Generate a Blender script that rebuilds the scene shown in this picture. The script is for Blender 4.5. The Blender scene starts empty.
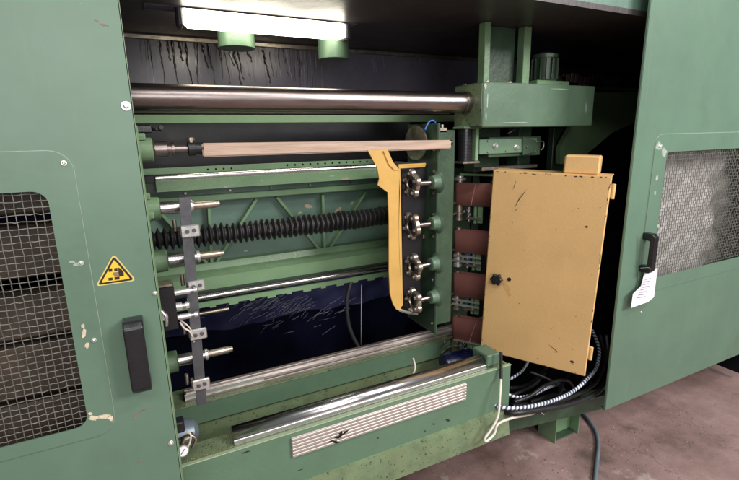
import bpy, bmesh, math, random
from mathutils import Vector, Matrix
random.seed(7)
S = bpy.context.scene
COL = S.collection
H = 1.55                                   # eye height above the workshop floor

# ------------------------------------------------------------------ camera
RX = Vector((0.89435584, -0.44697322, -0.01850898))
UP = Vector((0.11746478, 0.19471244, 0.97380136))
FW = Vector((0.4316592, 0.87309908, -0.22664582))
FPX = 452.0
cam_d = bpy.data.cameras.new('camera'); cam = bpy.data.objects.new('camera', cam_d); COL.objects.link(cam)
cam_d.sensor_width = 36; cam_d.lens = FPX/739*36; cam_d.clip_start = 0.05; cam_d.clip_end = 100
m3 = Matrix((RX, UP, -FW)).transposed()
cam.matrix_world = Matrix.Translation((0, 0, H)) @ m3.to_4x4()
S.camera = cam
S.view_settings.view_transform = 'Standard'; S.view_settings.look = 'None'
S.view_settings.gamma = 1; S.view_settings.use_curve_mapping = False
S.view_settings.exposure = 0.26

# ------------------------------------------------------------------ light: a workshop hall, tube lamps overhead, a window bay to the right
W = bpy.data.worlds.new('World'); S.world = W; W.use_nodes = True
bg = W.node_tree.nodes['Background']; bg.inputs[0].default_value = (0.80, 0.90, 1.0, 1); bg.inputs[1].default_value = 0.16
def area(name, loc, target, sx, sy, power, col):
    l = bpy.data.lights.new(name, 'AREA'); l.shape = 'RECTANGLE'; l.size = sx; l.size_y = sy; l.energy = power; l.color = col
    o = bpy.data.objects.new(name, l); COL.objects.link(o); o.location = loc
    o.rotation_euler = (Vector(target)-Vector(loc)).to_track_quat('-Z', 'Y').to_euler()
    return o
area('ceiling_tube_light', (-0.9, -1.3, 3.9), (0.6, 1.4, 1.0), 2.4, 0.35, 45, (1.0, 0.97, 0.92))
area('ceiling_tube_light', (1.6, -0.8, 3.9), (1.3, 1.6, 0.9), 2.4, 0.35, 38, (1.0, 0.97, 0.92))
area('front_fill_light', (-0.6, -4.2, 2.3), (0.8, 1.8, 1.1), 3.4, 2.0, 105, (1.0, 0.97, 0.95))  # soft fill added behind the camera to brighten the machine interior
area('window_bay_light', (3.4, -2.3, 3.4), (2.6, 1.3, 0.0), 2.0, 1.2, 205, (1.0, 0.96, 0.95))

# ------------------------------------------------------------------ helpers
def at(px, py, Y):
    d = RX*(px-369.5) + UP*(240-py) + FW*FPX
    return Vector((0, 0, H)) + d*(Y/d.y)
def atx(px, Y, py=240): return at(px, py, Y).x
def atz(py, Y, px=300): return at(px, py, Y).z

def nn(nt, t, **kw):
    n = nt.nodes.new(t)
    for k, v in kw.items(): setattr(n, k, v)
    return n
def mat(name, col, rough=0.5, metal=0.0, var=0.12, scale=6, bump=0.15, bscale=60, dirt=None, dirt_amt=0.0, dscale=4,
        chip=None, chip_amt=0.0, cscale=25, stretch=(1, 1, 1), spec=0.5, emit=None, estr=0, extra=()):
    m = bpy.data.materials.new(name); m.use_nodes = True; nt = m.node_tree
    b = nt.nodes['Principled BSDF']; L = nt.links.new
    tc = nn(nt, 'ShaderNodeTexCoord'); mp = nn(nt, 'ShaderNodeMapping'); L(tc.outputs['Object'], mp.inputs[0]); mp.inputs['Scale'].default_value = stretch
    n1 = nn(nt, 'ShaderNodeTexNoise'); n1.inputs['Scale'].default_value = scale; n1.inputs['Detail'].default_value = 6; n1.inputs['Roughness'].default_value = 0.65
    L(mp.outputs[0], n1.inputs[0])
    r1 = nn(nt, 'ShaderNodeValToRGB'); r1.color_ramp.elements[0].position = 0.3; r1.color_ramp.elements[1].position = 0.7
    lo = [c*(1-var) for c in col]; hi = [min(1, c*(1+var)) for c in col]
    r1.color_ramp.elements[0].color = (*lo, 1); r1.color_ramp.elements[1].color = (*hi, 1)
    L(n1.outputs[0], r1.inputs[0]); out = r1.outputs[0]
    def layer(out, colr, amt, sc, detail=8, soft=0.06):
        n = nn(nt, 'ShaderNodeTexNoise'); n.inputs['Scale'].default_value = sc; n.inputs['Detail'].default_value = detail; n.inputs['Roughness'].default_value = 0.7
        L(mp.outputs[0], n.inputs[0])
        r = nn(nt, 'ShaderNodeValToRGB'); t = 0.68-0.3*amt
        r.color_ramp.elements[0].position = t; r.color_ramp.elements[1].position = t+soft
        L(n.outputs[0], r.inputs[0])
        mx = nn(nt, 'ShaderNodeMix', data_type='RGBA'); L(r.outputs[0], mx.inputs[0]); L(out, mx.inputs[6]); mx.inputs[7].default_value = (*colr, 1)
        return mx.outputs[2]
    if dirt: out = layer(out, dirt, dirt_amt, dscale, 8, 0.35)
    if chip: out = layer(out, chip, chip_amt, cscale, 4, 0.02)
    for colr, amt, sc_, st_, soft in extra:
        mp2 = nn(nt, 'ShaderNodeMapping'); L(tc.outputs['Object'], mp2.inputs[0]); mp2.inputs['Scale'].default_value = st_; keep = mp; mp = mp2
        out = layer(out, colr, amt, sc_, 8, soft); mp = keep
    L(out, b.inputs['Base Color'])
    b.inputs['Metallic'].default_value = metal; b.inputs['Specular IOR Level'].default_value = spec
    rr = nn(nt, 'ShaderNodeMapRange'); rr.inputs[3].default_value = max(0.03, rough-0.12); rr.inputs[4].default_value = min(1, rough+0.12)
    n2 = nn(nt, 'ShaderNodeTexNoise'); n2.inputs['Scale'].default_value = scale*2.3; n2.inputs['Detail'].default_value = 5; L(mp.outputs[0], n2.inputs[0])
    L(n2.outputs[0], rr.inputs[0]); L(rr.outputs[0], b.inputs['Roughness'])
    if bump:
        n3 = nn(nt, 'ShaderNodeTexNoise'); n3.inputs['Scale'].default_value = bscale; n3.inputs['Detail'].default_value = 3 if bscale > 20 else 9; L(mp.outputs[0], n3.inputs[0])
        bp = nn(nt, 'ShaderNodeBump'); bp.inputs['Strength'].default_value = bump; bp.inputs['Distance'].default_value = 0.004
        L(n3.outputs[0], bp.inputs['Height']); L(bp.outputs[0], b.inputs['Normal'])
    if emit: b.inputs['Emission Color'].default_value = (*emit, 1); b.inputs['Emission Strength'].default_value = estr
    return m

M = {}
M['door'] = mat('door_green_paint', (0.108, 0.182, 0.128), 0.38, var=0.13, scale=1.8, bump=0.6, bscale=5, dirt=(0.080, 0.128, 0.080), dirt_amt=0.45, dscale=2.6, chip=(0.30, 0.33, 0.25), chip_amt=-0.14, cscale=19,
    extra=[((0.140, 0.205, 0.150), 0.30, 3.0, (9, 9, 0.8), 0.25), ((0.075, 0.085, 0.055), -0.10, 7.0, (1, 1, 1), 0.20), ((0.055, 0.065, 0.045), -0.12, 60.0, (1, 1, 1), 0.03)])
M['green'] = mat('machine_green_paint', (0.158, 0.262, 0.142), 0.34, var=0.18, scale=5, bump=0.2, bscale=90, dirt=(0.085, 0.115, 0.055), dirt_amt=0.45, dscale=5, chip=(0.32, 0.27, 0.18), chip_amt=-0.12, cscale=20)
M['ledge'] = mat('oily_green_paint', (0.150, 0.200, 0.110), 0.32, var=0.3, scale=12, bump=0.3, bscale=80, dirt=(0.13, 0.125, 0.055), dirt_amt=0.6, dscale=6, chip=(0.045, 0.065, 0.03), chip_amt=0.24, cscale=62)
M['beam'] = mat('base_green_paint', (0.105, 0.180, 0.115), 0.36, var=0.12, scale=4, bump=0.2, bscale=90, dirt=(0.20, 0.19, 0.09), dirt_amt=0.2, dscale=3, chip=(0.06, 0.05, 0.03), chip_amt=-0.15, cscale=22)
M['shaded_headgreen'] = mat('shade_darkened_head_paint', (0.090, 0.150, 0.098), 0.38, var=0.15, scale=4, bump=0.15, dirt=(0.05, 0.075, 0.05), dirt_amt=0.4, dscale=3, chip=(0.25, 0.27, 0.17), chip_amt=-0.12, cscale=26)  # green darkened in the colour to stand in for light falloff at the head
M['oldlink'] = mat('old_brown_steel', (0.05, 0.034, 0.024), 0.6, 0.3, var=0.5, scale=30, bump=0.3)
M['plate'] = mat('teal_green_paint', (0.105, 0.178, 0.140), 0.36, var=0.15, scale=5, bump=0.15, dirt=(0.32, 0.28, 0.20), dirt_amt=0.10, dscale=5)
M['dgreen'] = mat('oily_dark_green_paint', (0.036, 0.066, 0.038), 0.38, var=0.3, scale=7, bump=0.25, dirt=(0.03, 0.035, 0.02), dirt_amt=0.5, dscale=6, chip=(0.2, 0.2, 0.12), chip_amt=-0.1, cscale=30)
M['yellow'] = mat('ochre_yellow_paint', (0.66, 0.42, 0.18), 0.40, var=0.09, scale=3, bump=0.15, bscale=100, dirt=(0.53, 0.30, 0.115), dirt_amt=0.42, dscale=3.0, chip=(0.12, 0.06, 0.04), chip_amt=-0.22, cscale=34)
M['gold'] = mat('yellow_guard_paint', (0.55, 0.33, 0.09), 0.4, var=0.12, scale=8, bump=0.15, dirt=(0.35, 0.2, 0.06), dirt_amt=0.3, dscale=8)
M['chrome'] = mat('ground_steel', (0.58, 0.56, 0.56), 0.24, 1.0, var=0.12, scale=8, bump=0.04, stretch=(0.3, 4, 4), dirt=(0.30, 0.22, 0.17), dirt_amt=0.3, dscale=9)
M['roller'] = mat('dark_steel_roller', (0.30, 0.255, 0.245), 0.32, 1.0, var=0.2, scale=5, bump=0.05, stretch=(0.5, 3, 3), dirt=(0.14, 0.08, 0.06), dirt_amt=0.45, dscale=6)
M['rust'] = mat('rusty_rail', (0.46, 0.41, 0.38), 0.42, 0.7, var=0.35, scale=10, bump=0.2, stretch=(0.4, 3, 3), dirt=(0.12, 0.07, 0.05), dirt_amt=0.5, dscale=9)
M['steel'] = mat('worn_steel', (0.40, 0.345, 0.28), 0.36, 0.9, var=0.35, scale=20, bump=0.2, dirt=(0.16, 0.11, 0.06), dirt_amt=0.5, dscale=25)
M['bright'] = mat('bright_zinc', (0.75, 0.74, 0.72), 0.3, 0.8, var=0.15, scale=20, bump=0.1)
M['flatbar'] = mat('grey_bar_steel', (0.105, 0.105, 0.115), 0.45, 0.5, chip=(0.28, 0.25, 0.22), chip_amt=-0.05, cscale=40, var=0.3, scale=12, bump=0.15, dirt=(0.2, 0.17, 0.13), dirt_amt=0.2)
M['wood'] = mat('pinkish_beech', (0.40, 0.285, 0.215), 0.6, var=0.3, scale=11, bump=0.25, bscale=60, stretch=(0.35, 6, 6), dirt=(0.40, 0.25, 0.19), dirt_amt=0.2)
M['navy'] = mat('navy_sheet', (0.006, 0.007, 0.022), 0.28, var=0.4, scale=3, bump=0.25, bscale=9, spec=0.5)
M['black'] = mat('black_sheet', (0.012, 0.012, 0.014), 0.35, var=0.3, scale=4, bump=0.1)
M['void'] = mat('painted_dark_inner_sheet', (0.006, 0.006, 0.008), 0.8, var=0.3, scale=4, bump=0.1, spec=0.15)  # near-black colour stands in for the unlit depth of the machine
M['backup'] = mat('bluish_grey_sheet', (0.100, 0.092, 0.125), 0.30, var=0.25, scale=2.5, bump=0.2, bscale=10, dirt=(0.10, 0.08, 0.085), dirt_amt=0.3, dscale=4)  # even bluish grey tone with random mottling
M['rooftop'] = mat('brown_black_top_sheet', (0.05, 0.042, 0.042), 0.4, var=0.3, scale=3, bump=0.2)
M['drip'] = mat('dried_oil', (0.012, 0.009, 0.008), 0.25, var=0.3, scale=30, bump=0)
M['rubber'] = mat('black_rubber', (0.012, 0.012, 0.013), 0.42, var=0.3, scale=30, bump=0.15, chip=(0.16, 0.14, 0.12), chip_amt=-0.12, cscale=45)
M['plastic'] = mat('black_plastic', (0.012, 0.012, 0.014), 0.28, var=0.1, scale=20, bump=0.1, bscale=200)
M['belt'] = mat('maroon_abrasive', (0.200, 0.070, 0.058), 0.8, var=0.10, scale=10, bump=0.5, bscale=900)
M['seam'] = mat('belt_splice', (0.38, 0.19, 0.16), 0.7, bump=0)
M['white'] = mat('off_white_plastic', (0.70, 0.64, 0.55), 0.5, var=0.1, scale=20, bump=0.1)
M['cream'] = mat('cream_filler', (0.60, 0.52, 0.38), 0.8, var=0.25, scale=60, bump=0.5, bscale=150)
M['scratch'] = mat('red_brown_scratch', (0.19, 0.13, 0.10), 0.7, var=0.2, scale=50, bump=0.2)
M['pale'] = mat('pale_scuff', (0.30, 0.36, 0.30), 0.6, var=0.2, scale=50, bump=0.1)
M['wire'] = mat('mesh_wire', (0.20, 0.20, 0.175), 0.45, 0.6, var=0.3, scale=40, bump=0)
M['paper'] = mat('paper', (0.78, 0.76, 0.80), 0.7, var=0.04, scale=10, bump=0.2, bscale=25)
M['ink'] = mat('grey_ink', (0.25, 0.22, 0.32), 0.7, bump=0)
M['signy'] = mat('sign_yellow', (0.78, 0.50, 0.03), 0.4, var=0.04, bump=0)
M['signpale'] = mat('sign_backing', (0.62, 0.50, 0.14), 0.45, var=0.06, bump=0)
M['signk'] = mat('sign_black', (0.022, 0.012, 0.012), 0.4, var=0.04, bump=0)
M['signg'] = mat('sign_grey', (0.20, 0.14, 0.12), 0.4, bump=0)
M['blue'] = mat('blue_paint', (0.004, 0.007, 0.040), 0.35, var=0.3, scale=15, bump=0.2)
M['bluehose'] = mat('blue_air_hose', (0.03, 0.12, 0.42), 0.35, bump=0)
M['duct'] = mat('bluish_zinc', (0.20, 0.25, 0.30), 0.4, 0.3, var=0.15, scale=10, bump=0.1)
M['copper'] = mat('copper_winding', (0.30, 0.15, 0.07), 0.5, 0.4, var=0.4, scale=30, bump=0.5)
M['greyhose'] = mat('grey_blue_cable', (0.12, 0.16, 0.19), 0.45, var=0.15, bump=0.1)
M['film'] = mat('dark_blue_film', (0.020, 0.023, 0.080), 0.8, var=0.3, bump=0.0)
M['crease_glint'] = mat('painted_pale_glint', (0.24, 0.25, 0.34), 0.35, var=0.4, scale=40, bump=0)  # pale colour imitates reflections on the creased film
M['brownboard'] = mat('red_brown_board', (0.055, 0.036, 0.026), 0.6, var=0.5, scale=10, bump=0.3, dirt=(0.13, 0.11, 0.07), dirt_amt=0.4, dscale=14)
M['pvc'] = mat('milky_plastic_sheet', (0.50, 0.47, 0.45), 0.3, var=0.35, scale=18, bump=0.8, bscale=16, dirt=(0.18, 0.19, 0.16), dirt_amt=0.5, dscale=11)
M['lamp'] = mat('lamp_diffuser', (0.9, 0.9, 0.85), 0.4, bump=0, emit=(1.0, 0.93, 0.76), estr=10)
M['lampgreen'] = mat('light_green_paint', (0.20, 0.33, 0.17), 0.4, var=0.1, bump=0.1)
M['limewhite'] = mat('pale_green_edge', (0.27, 0.35, 0.22), 0.4, var=0.15, bump=0.1)  # paler green for the folded door edge and the ledge rim

# striped hose (spiral wrap)
def striped():
    m = bpy.data.materials.new('blue_white_spiral_sleeve'); m.use_nodes = True; nt = m.node_tree; b = nt.nodes['Principled BSDF']
    uv = nn(nt, 'ShaderNodeUVMap'); sp = nn(nt, 'ShaderNodeSeparateXYZ'); nt.links.new(uv.outputs[0], sp.inputs[0])
    a = nn(nt, 'ShaderNodeMath', operation='MULTIPLY'); a.inputs[1].default_value = 52; nt.links.new(sp.outputs[1], a.inputs[0])
    c = nn(nt, 'ShaderNodeMath', operation='ADD'); nt.links.new(a.outputs[0], c.inputs[0]); nt.links.new(sp.outputs[0], c.inputs[1])
    f = nn(nt, 'ShaderNodeMath', operation='FRACT'); nt.links.new(c.outputs[0], f.inputs[0])
    r = nn(nt, 'ShaderNodeValToRGB'); r.color_ramp.interpolation = 'CONSTANT'
    r.color_ramp.elements[0].color = (0.05, 0.07, 0.12, 1); r.color_ramp.elements[1].position = 0.48; r.color_ramp.elements[1].color = (0.66, 0.70, 0.78, 1)
    nt.links.new(f.outputs[0], r.inputs[0]); nt.links.new(r.outputs[0], b.inputs['Base Color']); b.inputs['Roughness'].default_value = 0.4
    return m
M['striped'] = striped()

# workshop floor
def floor_mat():
    m = bpy.data.materials.new('stained_concrete'); m.use_nodes = True; nt = m.node_tree; b = nt.nodes['Principled BSDF']; L = nt.links.new
    tc = nn(nt, 'ShaderNodeTexCoord')
    def noise(s, d=8, r=0.65):
        n = nn(nt, 'ShaderNodeTexNoise'); n.inputs['Scale'].default_value = s; n.inputs['Detail'].default_value = d; n.inputs['Roughness'].default_value = r
        L(tc.outputs['Object'], n.inputs[0]); return n
    r = nn(nt, 'ShaderNodeValToRGB'); e = r.color_ramp.elements
    e[0].position = 0.34; e[0].color = (0.125, 0.078, 0.067, 1); e[1].position = 0.70; e[1].color = (0.36, 0.245, 0.225, 1)
    x = e.new(0.5); x.color = (0.235, 0.152, 0.138, 1)
    L(noise(2.2).outputs[0], r.inputs[0])
    r2 = nn(nt, 'ShaderNodeValToRGB'); r2.color_ramp.elements[0].position = 0.60; r2.color_ramp.elements[1].position = 0.70
    L(noise(5.5, 10, 0.72).outputs[0], r2.inputs[0])
    mx = nn(nt, 'ShaderNodeMix', data_type='RGBA'); L(r2.outputs[0], mx.inputs[0]); L(r.outputs[0], mx.inputs[6]); mx.inputs[7].default_value = (0.40, 0.33, 0.29, 1)
    r3 = nn(nt, 'ShaderNodeValToRGB'); r3.color_ramp.elements[0].position = 0.63; r3.color_ramp.elements[1].position = 0.72
    L(noise(14, 10, 0.75).outputs[0], r3.inputs[0])
    mx2 = nn(nt, 'ShaderNodeMix', data_type='RGBA'); L(r3.outputs[0], mx2.inputs[0]); L(mx.outputs[2], mx2.inputs[6]); mx2.inputs[7].default_value = (0.09, 0.06, 0.05, 1)
    vo = nn(nt, 'ShaderNodeTexVoronoi', feature='DISTANCE_TO_EDGE'); vo.inputs['Scale'].default_value = 1.3
    nz = noise(4.0); vm = nn(nt, 'ShaderNodeVectorMath', operation='ADD'); L(tc.outputs['Object'], vm.inputs[0]); vs_ = nn(nt, 'ShaderNodeVectorMath', operation='SCALE'); L(nz.outputs[1], vs_.inputs[0]); vs_.inputs['Scale'].default_value = 0.35; L(vs_.outputs[0], vm.inputs[1]); L(vm.outputs[0], vo.inputs['Vector'])
    rc = nn(nt, 'ShaderNodeValToRGB'); rc.color_ramp.elements[0].color = (1, 1, 1, 1); rc.color_ramp.elements[0].position = 0.0; rc.color_ramp.elements[1].color = (0, 0, 0, 1); rc.color_ramp.elements[1].position = 0.003; L(vo.outputs[0], rc.inputs[0])
    mx3 = nn(nt, 'ShaderNodeMix', data_type='RGBA'); L(rc.outputs[0], mx3.inputs[0]); L(mx2.outputs[2], mx3.inputs[6]); mx3.inputs[7].default_value = (0.12, 0.085, 0.075, 1)
    ro_ = nn(nt, 'ShaderNodeValToRGB'); ro_.color_ramp.elements[0].position = 0.60; ro_.color_ramp.elements[1].position = 0.74; L(noise(3.4, 5, 0.55).outputs[0], ro_.inputs[0])
    mx4 = nn(nt, 'ShaderNodeMix', data_type='RGBA'); L(ro_.outputs[0], mx4.inputs[0]); L(mx3.outputs[2], mx4.inputs[6]); mx4.inputs[7].default_value = (0.085, 0.062, 0.052, 1)
    L(mx4.outputs[2], b.inputs['Base Color'])
    rg = nn(nt, 'ShaderNodeMapRange'); rg.inputs[3].default_value = 0.35; rg.inputs[4].default_value = 0.7; L(noise(3).outputs[0], rg.inputs[0]); L(rg.outputs[0], b.inputs['Roughness'])
    bp = nn(nt, 'ShaderNodeBump'); bp.inputs['Strength'].default_value = 0.35; bp.inputs['Distance'].default_value = 0.006; L(noise(40).outputs[0], bp.inputs['Height']); L(bp.outputs[0], b.inputs['Normal'])
    return m
M['floor'] = floor_mat()

# --- bmesh shape makers (world coordinates)
def B(): return bmesh.new()
def box(bm, x0, x1, y0, y1, z0, z1, bev=0.0015):
    t = bmesh.new(); bmesh.ops.create_cube(t, size=1)
    for v in t.verts:
        v.co = Vector(((x0+x1)/2+v.co.x*(x1-x0), (y0+y1)/2+v.co.y*(y1-y0), (z0+z1)/2+v.co.z*(z1-z0)))
    bev = min(bev, 0.3*min(abs(x1-x0), abs(y1-y0), abs(z1-z0)))
    if bev > 0: bmesh.ops.bevel(t, geom=t.edges[:], offset=bev, segments=1, affect='EDGES')
    merge(bm, t); return bm
def merge(bm, t, mtx=None, smooth=None):
    if mtx: bmesh.ops.transform(t, matrix=mtx, verts=t.verts)
    mp = {v: bm.verts.new(v.co) for v in t.verts}
    for f in t.faces:
        try:
            g = bm.faces.new([mp[v] for v in f.verts]); g.smooth = f.smooth if smooth is None else smooth
        except ValueError: pass
    t.free()
def lathe(bm, p0, p1, prof, n=20, cap=True):
    """prof: (t along metres from p0, radius)"""
    p0 = Vector(p0); ax = (Vector(p1)-p0).normalized()
    a = ax.orthogonal().normalized(); b = ax.cross(a)
    def ring(t, r): return [bm.verts.new(p0+ax*t+(a*math.cos(2*math.pi*k/n)+b*math.sin(2*math.pi*k/n))*r) for k in range(n)]
    lo = first = ring(*prof[0]); last = None
    for i in range(len(prof)-1):
        (t0, r0), (t1, r1) = prof[i], prof[i+1]
        if abs(t1-t0)+abs(r1-r0) < 1e-7: continue
        if i and last is not None:
            a0 = math.atan2(r0-prof[last][1], t0-prof[last][0]); a1 = math.atan2(r1-r0, t1-t0)
            if abs(a1-a0) > 0.5: lo = ring(t0, r0)          # crisp edge: its own ring
        hi = ring(t1, r1)
        for k in range(n):
            f = bm.faces.new([lo[k], lo[(k+1) % n], hi[(k+1) % n], hi[k]]); f.smooth = True
        lo = hi; last = i
    if cap:
        bm.faces.new([bm.verts.new(v.co) for v in first][::-1]); bm.faces.new([bm.verts.new(v.co) for v in lo])
    return bm
def cyl(bm, p0, p1, r, n=20, bev=None, r1=None):
    L = (Vector(p1)-Vector(p0)).length; r1 = r if r1 is None else r1
    bev = min(r, r1)*0.12 if bev is None else bev
    t = bmesh.new(); lathe(t, p0, p1, [(0, r-bev), (bev, r), (bev*1.01, r), (L-bev*1.01, r1), (L-bev, r1), (L, r1-bev)], n)
    merge(bm, t); return bm
def spl(pts, n=8):
    P = [Vector(p) for p in pts]; out = []
    for i in range(len(P)-1):
        a, b, c, d = P[max(i-1, 0)], P[i], P[i+1], P[min(i+2, len(P)-1)]
        for k in range(n):
            t = k/n
            out.append(0.5*((2*b)+(c-a)*t+(2*a-5*b+4*c-d)*t*t+(3*b-a-3*c+d)*t**3))
    out.append(P[-1]); return out
def tube(bm, pts, r, n=10, smooth=8, uv=False, rf=None):
    P = spl(pts, smooth) if smooth else [Vector(p) for p in pts]; R0 = r
    T = (P[1]-P[0]).normalized(); a = T.orthogonal().normalized(); rings = []; dist = [0]
    for i, p in enumerate(P):
        t = (P[min(i+1, len(P)-1)]-P[max(i-1, 0)]).normalized()
        a = (a-t*a.dot(t)).normalized(); b = t.cross(a)
        if rf: r = R0*rf(i/(len(P)-1))
        if i: dist.append(dist[-1]+(p-P[i-1]).length)
        rings.append([bm.verts.new(p+(a*math.cos(2*math.pi*k/n)+b*math.sin(2*math.pi*k/n))*r) for k in range(n)])
    lay = bm.loops.layers.uv.verify() if uv else None
    for i in range(len(P)-1):
        for k in range(n):
            f = bm.faces.new([rings[i][k], rings[i][(k+1) % n], rings[i+1][(k+1) % n], rings[i+1][k]]); f.smooth = True
            if uv:
                for lp, (u, v) in zip(f.loops, ((k/n, dist[i]), ((k+1)/n, dist[i]), ((k+1)/n, dist[i+1]), (k/n, dist[i+1]))): lp[lay].uv = (u, v)
    bm.faces.new(rings[0][::-1]); bm.faces.new(rings[-1]); return bm
def prism(bm, poly, off):
    """poly: list of world points, off: extrusion vector"""
    off = Vector(off); a = [bm.verts.new(Vector(p)) for p in poly]; b = [bm.verts.new(Vector(p)+off) for p in poly]; n = len(a)
    bm.faces.new(a); bm.faces.new(b[::-1])
    for i in range(n): bm.faces.new([a[(i+1) % n], a[i], b[i], b[(i+1) % n]])
    return bm
def strip_along_x(bm, prof, x0, x1):
    """prof: (y, z) polygon, swept from x0 to x1"""
    return prism(bm, [(x0, y, z) for y, z in prof], (x1-x0, 0, 0))
def rrect(x0, x1, z0, z1, r, n=6):
    out = []
    for cx, cz, a0 in ((x1-r, z1-r, 0), (x0+r, z1-r, 90), (x0+r, z0+r, 180), (x1-r, z0+r, 270)):
        for k in range(n+1):
            a = math.radians(a0+90*k/n); out.append((cx+r*math.cos(a), cz+r*math.sin(a)))
    return out
def ring_plate(bm, outer, inner, y0, y1):
    """outer/inner: equal-length XZ loops; a plate with a hole"""
    n = len(outer); V = {}
    for nm, lp, y in (('of', outer, y0), ('if', inner, y0), ('ob', outer, y1), ('ib', inner, y1)):
        V[nm] = [bm.verts.new((x, y, z)) for x, z in lp]
    for i in range(n):
        j = (i+1) % n
        bm.faces.new([V['of'][i], V['of'][j], V['if'][j], V['if'][i]]); bm.faces.new([V['ob'][i], V['ib'][i], V['ib'][j], V['ob'][j]])
        bm.faces.new([V['of'][i], V['ob'][i], V['ob'][j], V['of'][j]]); bm.faces.new([V['if'][i], V['if'][j], V['ib'][j], V['ib'][i]])
    return bm

def wloc(o):
    v = Vector((0, 0, 0))
    while o: v += o.location; o = o.parent
    return v
def obj(name, bm, m, parent=None, label=None, local=False, kind=None):
    me = bpy.data.meshes.new(name)
    if parent and not local: bmesh.ops.translate(bm, vec=-wloc(parent), verts=bm.verts)
    bmesh.ops.recalc_face_normals(bm, faces=bm.faces)
    if parent is None:
        xs = [v.co.x for v in bm.verts]; ys = [v.co.y for v in bm.verts]; zs = [v.co.z for v in bm.verts]
        c = Vector(((min(xs)+max(xs))/2, (min(ys)+max(ys))/2, min(zs))); bmesh.ops.translate(bm, vec=-c, verts=bm.verts)
    bm.to_mesh(me); bm.free(); me.materials.append(M[m] if isinstance(m, str) else m)
    o = bpy.data.objects.new(name, me); COL.objects.link(o)
    if parent: o.parent = parent
    else: o.location = c
    if label: o['label'] = label
    if kind: o['kind'] = kind
    return o
def thing(name, loc, label, cat, group=None, rz=0):
    o = bpy.data.objects.new(name, None); COL.objects.link(o); o.location = loc; o.rotation_euler.z = rz; o.empty_display_size = 0.05
    return tag(o, label, cat, group)
def tag(o, label, cat, group=None):
    o['label'] = label; o['category'] = cat
    if group: o['group'] = group
    return o
def copytree(o, parent=None):
    c = o.copy(); COL.objects.link(c)
    if parent: c.parent = parent
    for ch in list(o.children): copytree(ch, c)
    return c
def hexnut(bm, p, ax, r, h):
    t = bmesh.new(); lathe(t, p, Vector(p)+Vector(ax)*h, [(0, r), (h*0.8, r), (h, r*0.85)], 6)
    for f in t.faces: f.smooth = False
    merge(bm, t); return bm

# ------------------------------------------------------------------ setting
FZ = 0.0
bm = B(); box(bm, -6, 9, -5, 9, -0.1, FZ, 0); obj('floor', bm, 'floor', kind='structure')

TH = H-1.276                       # bottom edge of both doors
# inner shell of the machine
shell = thing('machine_housing', (1.0, 2.0, 0), 'dark sheet metal housing enclosing the inside of the machine', 'machine housing')
CZ = atz(38, 2.30, 200)            # ceiling height
bm = B(); box(bm, -0.9, 3.2, 2.60, 2.62, 0.05, CZ+0.3, 0); obj('lower_back_sheet', bm, 'navy', shell, 'navy back sheet')
zb = atz(120, 2.30, 300)
bm = B(); box(bm, -0.9, 3.2, 2.30, 2.32, zb+0.03, CZ, 0); ub = obj('upper_back_sheet', bm, 'backup', shell, 'bluish grey upper back sheet streaked with oil')
bm = B(); box(bm, -0.9, 1.35, 2.20, 2.22, atz(166, 2.2, 160)-0.02, zb, 0); obj('middle_back_sheet', bm, 'black', shell)
bm = B(); box(bm, -0.95, 3.2, 1.26, 2.62, CZ, CZ+0.02, 0); obj('top_sheet', bm, 'rooftop', shell)
bm = B(); box(bm, -0.95, 3.2, 1.262, 1.28, CZ+0.0205, CZ+0.5, 0); obj('front_header', bm, 'plate', shell)
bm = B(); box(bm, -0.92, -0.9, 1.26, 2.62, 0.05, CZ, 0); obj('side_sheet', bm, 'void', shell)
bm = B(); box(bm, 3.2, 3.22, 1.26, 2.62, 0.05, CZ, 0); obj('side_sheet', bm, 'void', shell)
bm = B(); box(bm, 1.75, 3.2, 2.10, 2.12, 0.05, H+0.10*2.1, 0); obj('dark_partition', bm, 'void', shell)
bm = B(); box(bm, -0.9, 3.2, 1.45, 2.60, 0.13, 0.15, 0); obj('added_dark_pan', bm, 'void', shell)  # dark pan added so the depth behind the cables stays black
# seam strip + oil drips on the upper back sheet
bm = B(); box(bm, -0.9, 3.1, 2.285, 2.297, CZ-0.022, CZ-0.004, 0.002); obj('seam_strip', bm, 'steel', shell)
bm = B()
drips = [(147,34,24),(158,36,50),(166,37,22),(170,36,50),(178,40,20),(186,38,47),(197,38,50),(201,41,26),(207,39,48),(215,40,20),(222,38,46),(226,42,24),(232,45,40),(238,52,28),(246,48,14),(262,50,34),(270,52,26),(284,56,22),(300,60,18)]
for (px, py, ln) in drips:
    p = at(px, py, 2.298); x = p.x; z = p.z; L = ln*0.0019*2.3; n = 16; pts = []
    for k in range(n+1):
        x += random.uniform(-1, 1)*0.0036 + 0.0010; pts.append((x, 2.297, z-L*k/n))
    w = random.choice((0.0018, 0.003, 0.0048)); a_, b_ = random.uniform(3, 9), random.uniform(0, 6); tube(bm, pts, w, 6, 3, rf=lambda t: (1.15-.75*t)*(1+.4*math.sin(a_*t*3+b_)) if t < .93 else .75)
obj('oil_drip', bm, 'drip', ub, kind='stuff')
M['stain'] = mat('thin_oil_stain', (0.065, 0.055, 0.062), 0.16, var=0.3, scale=20, bump=0)
M['stain2'] = mat('pale_wiped_streak', (0.22, 0.20, 0.23), 0.22, var=0.3, scale=20, bump=0)
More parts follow.
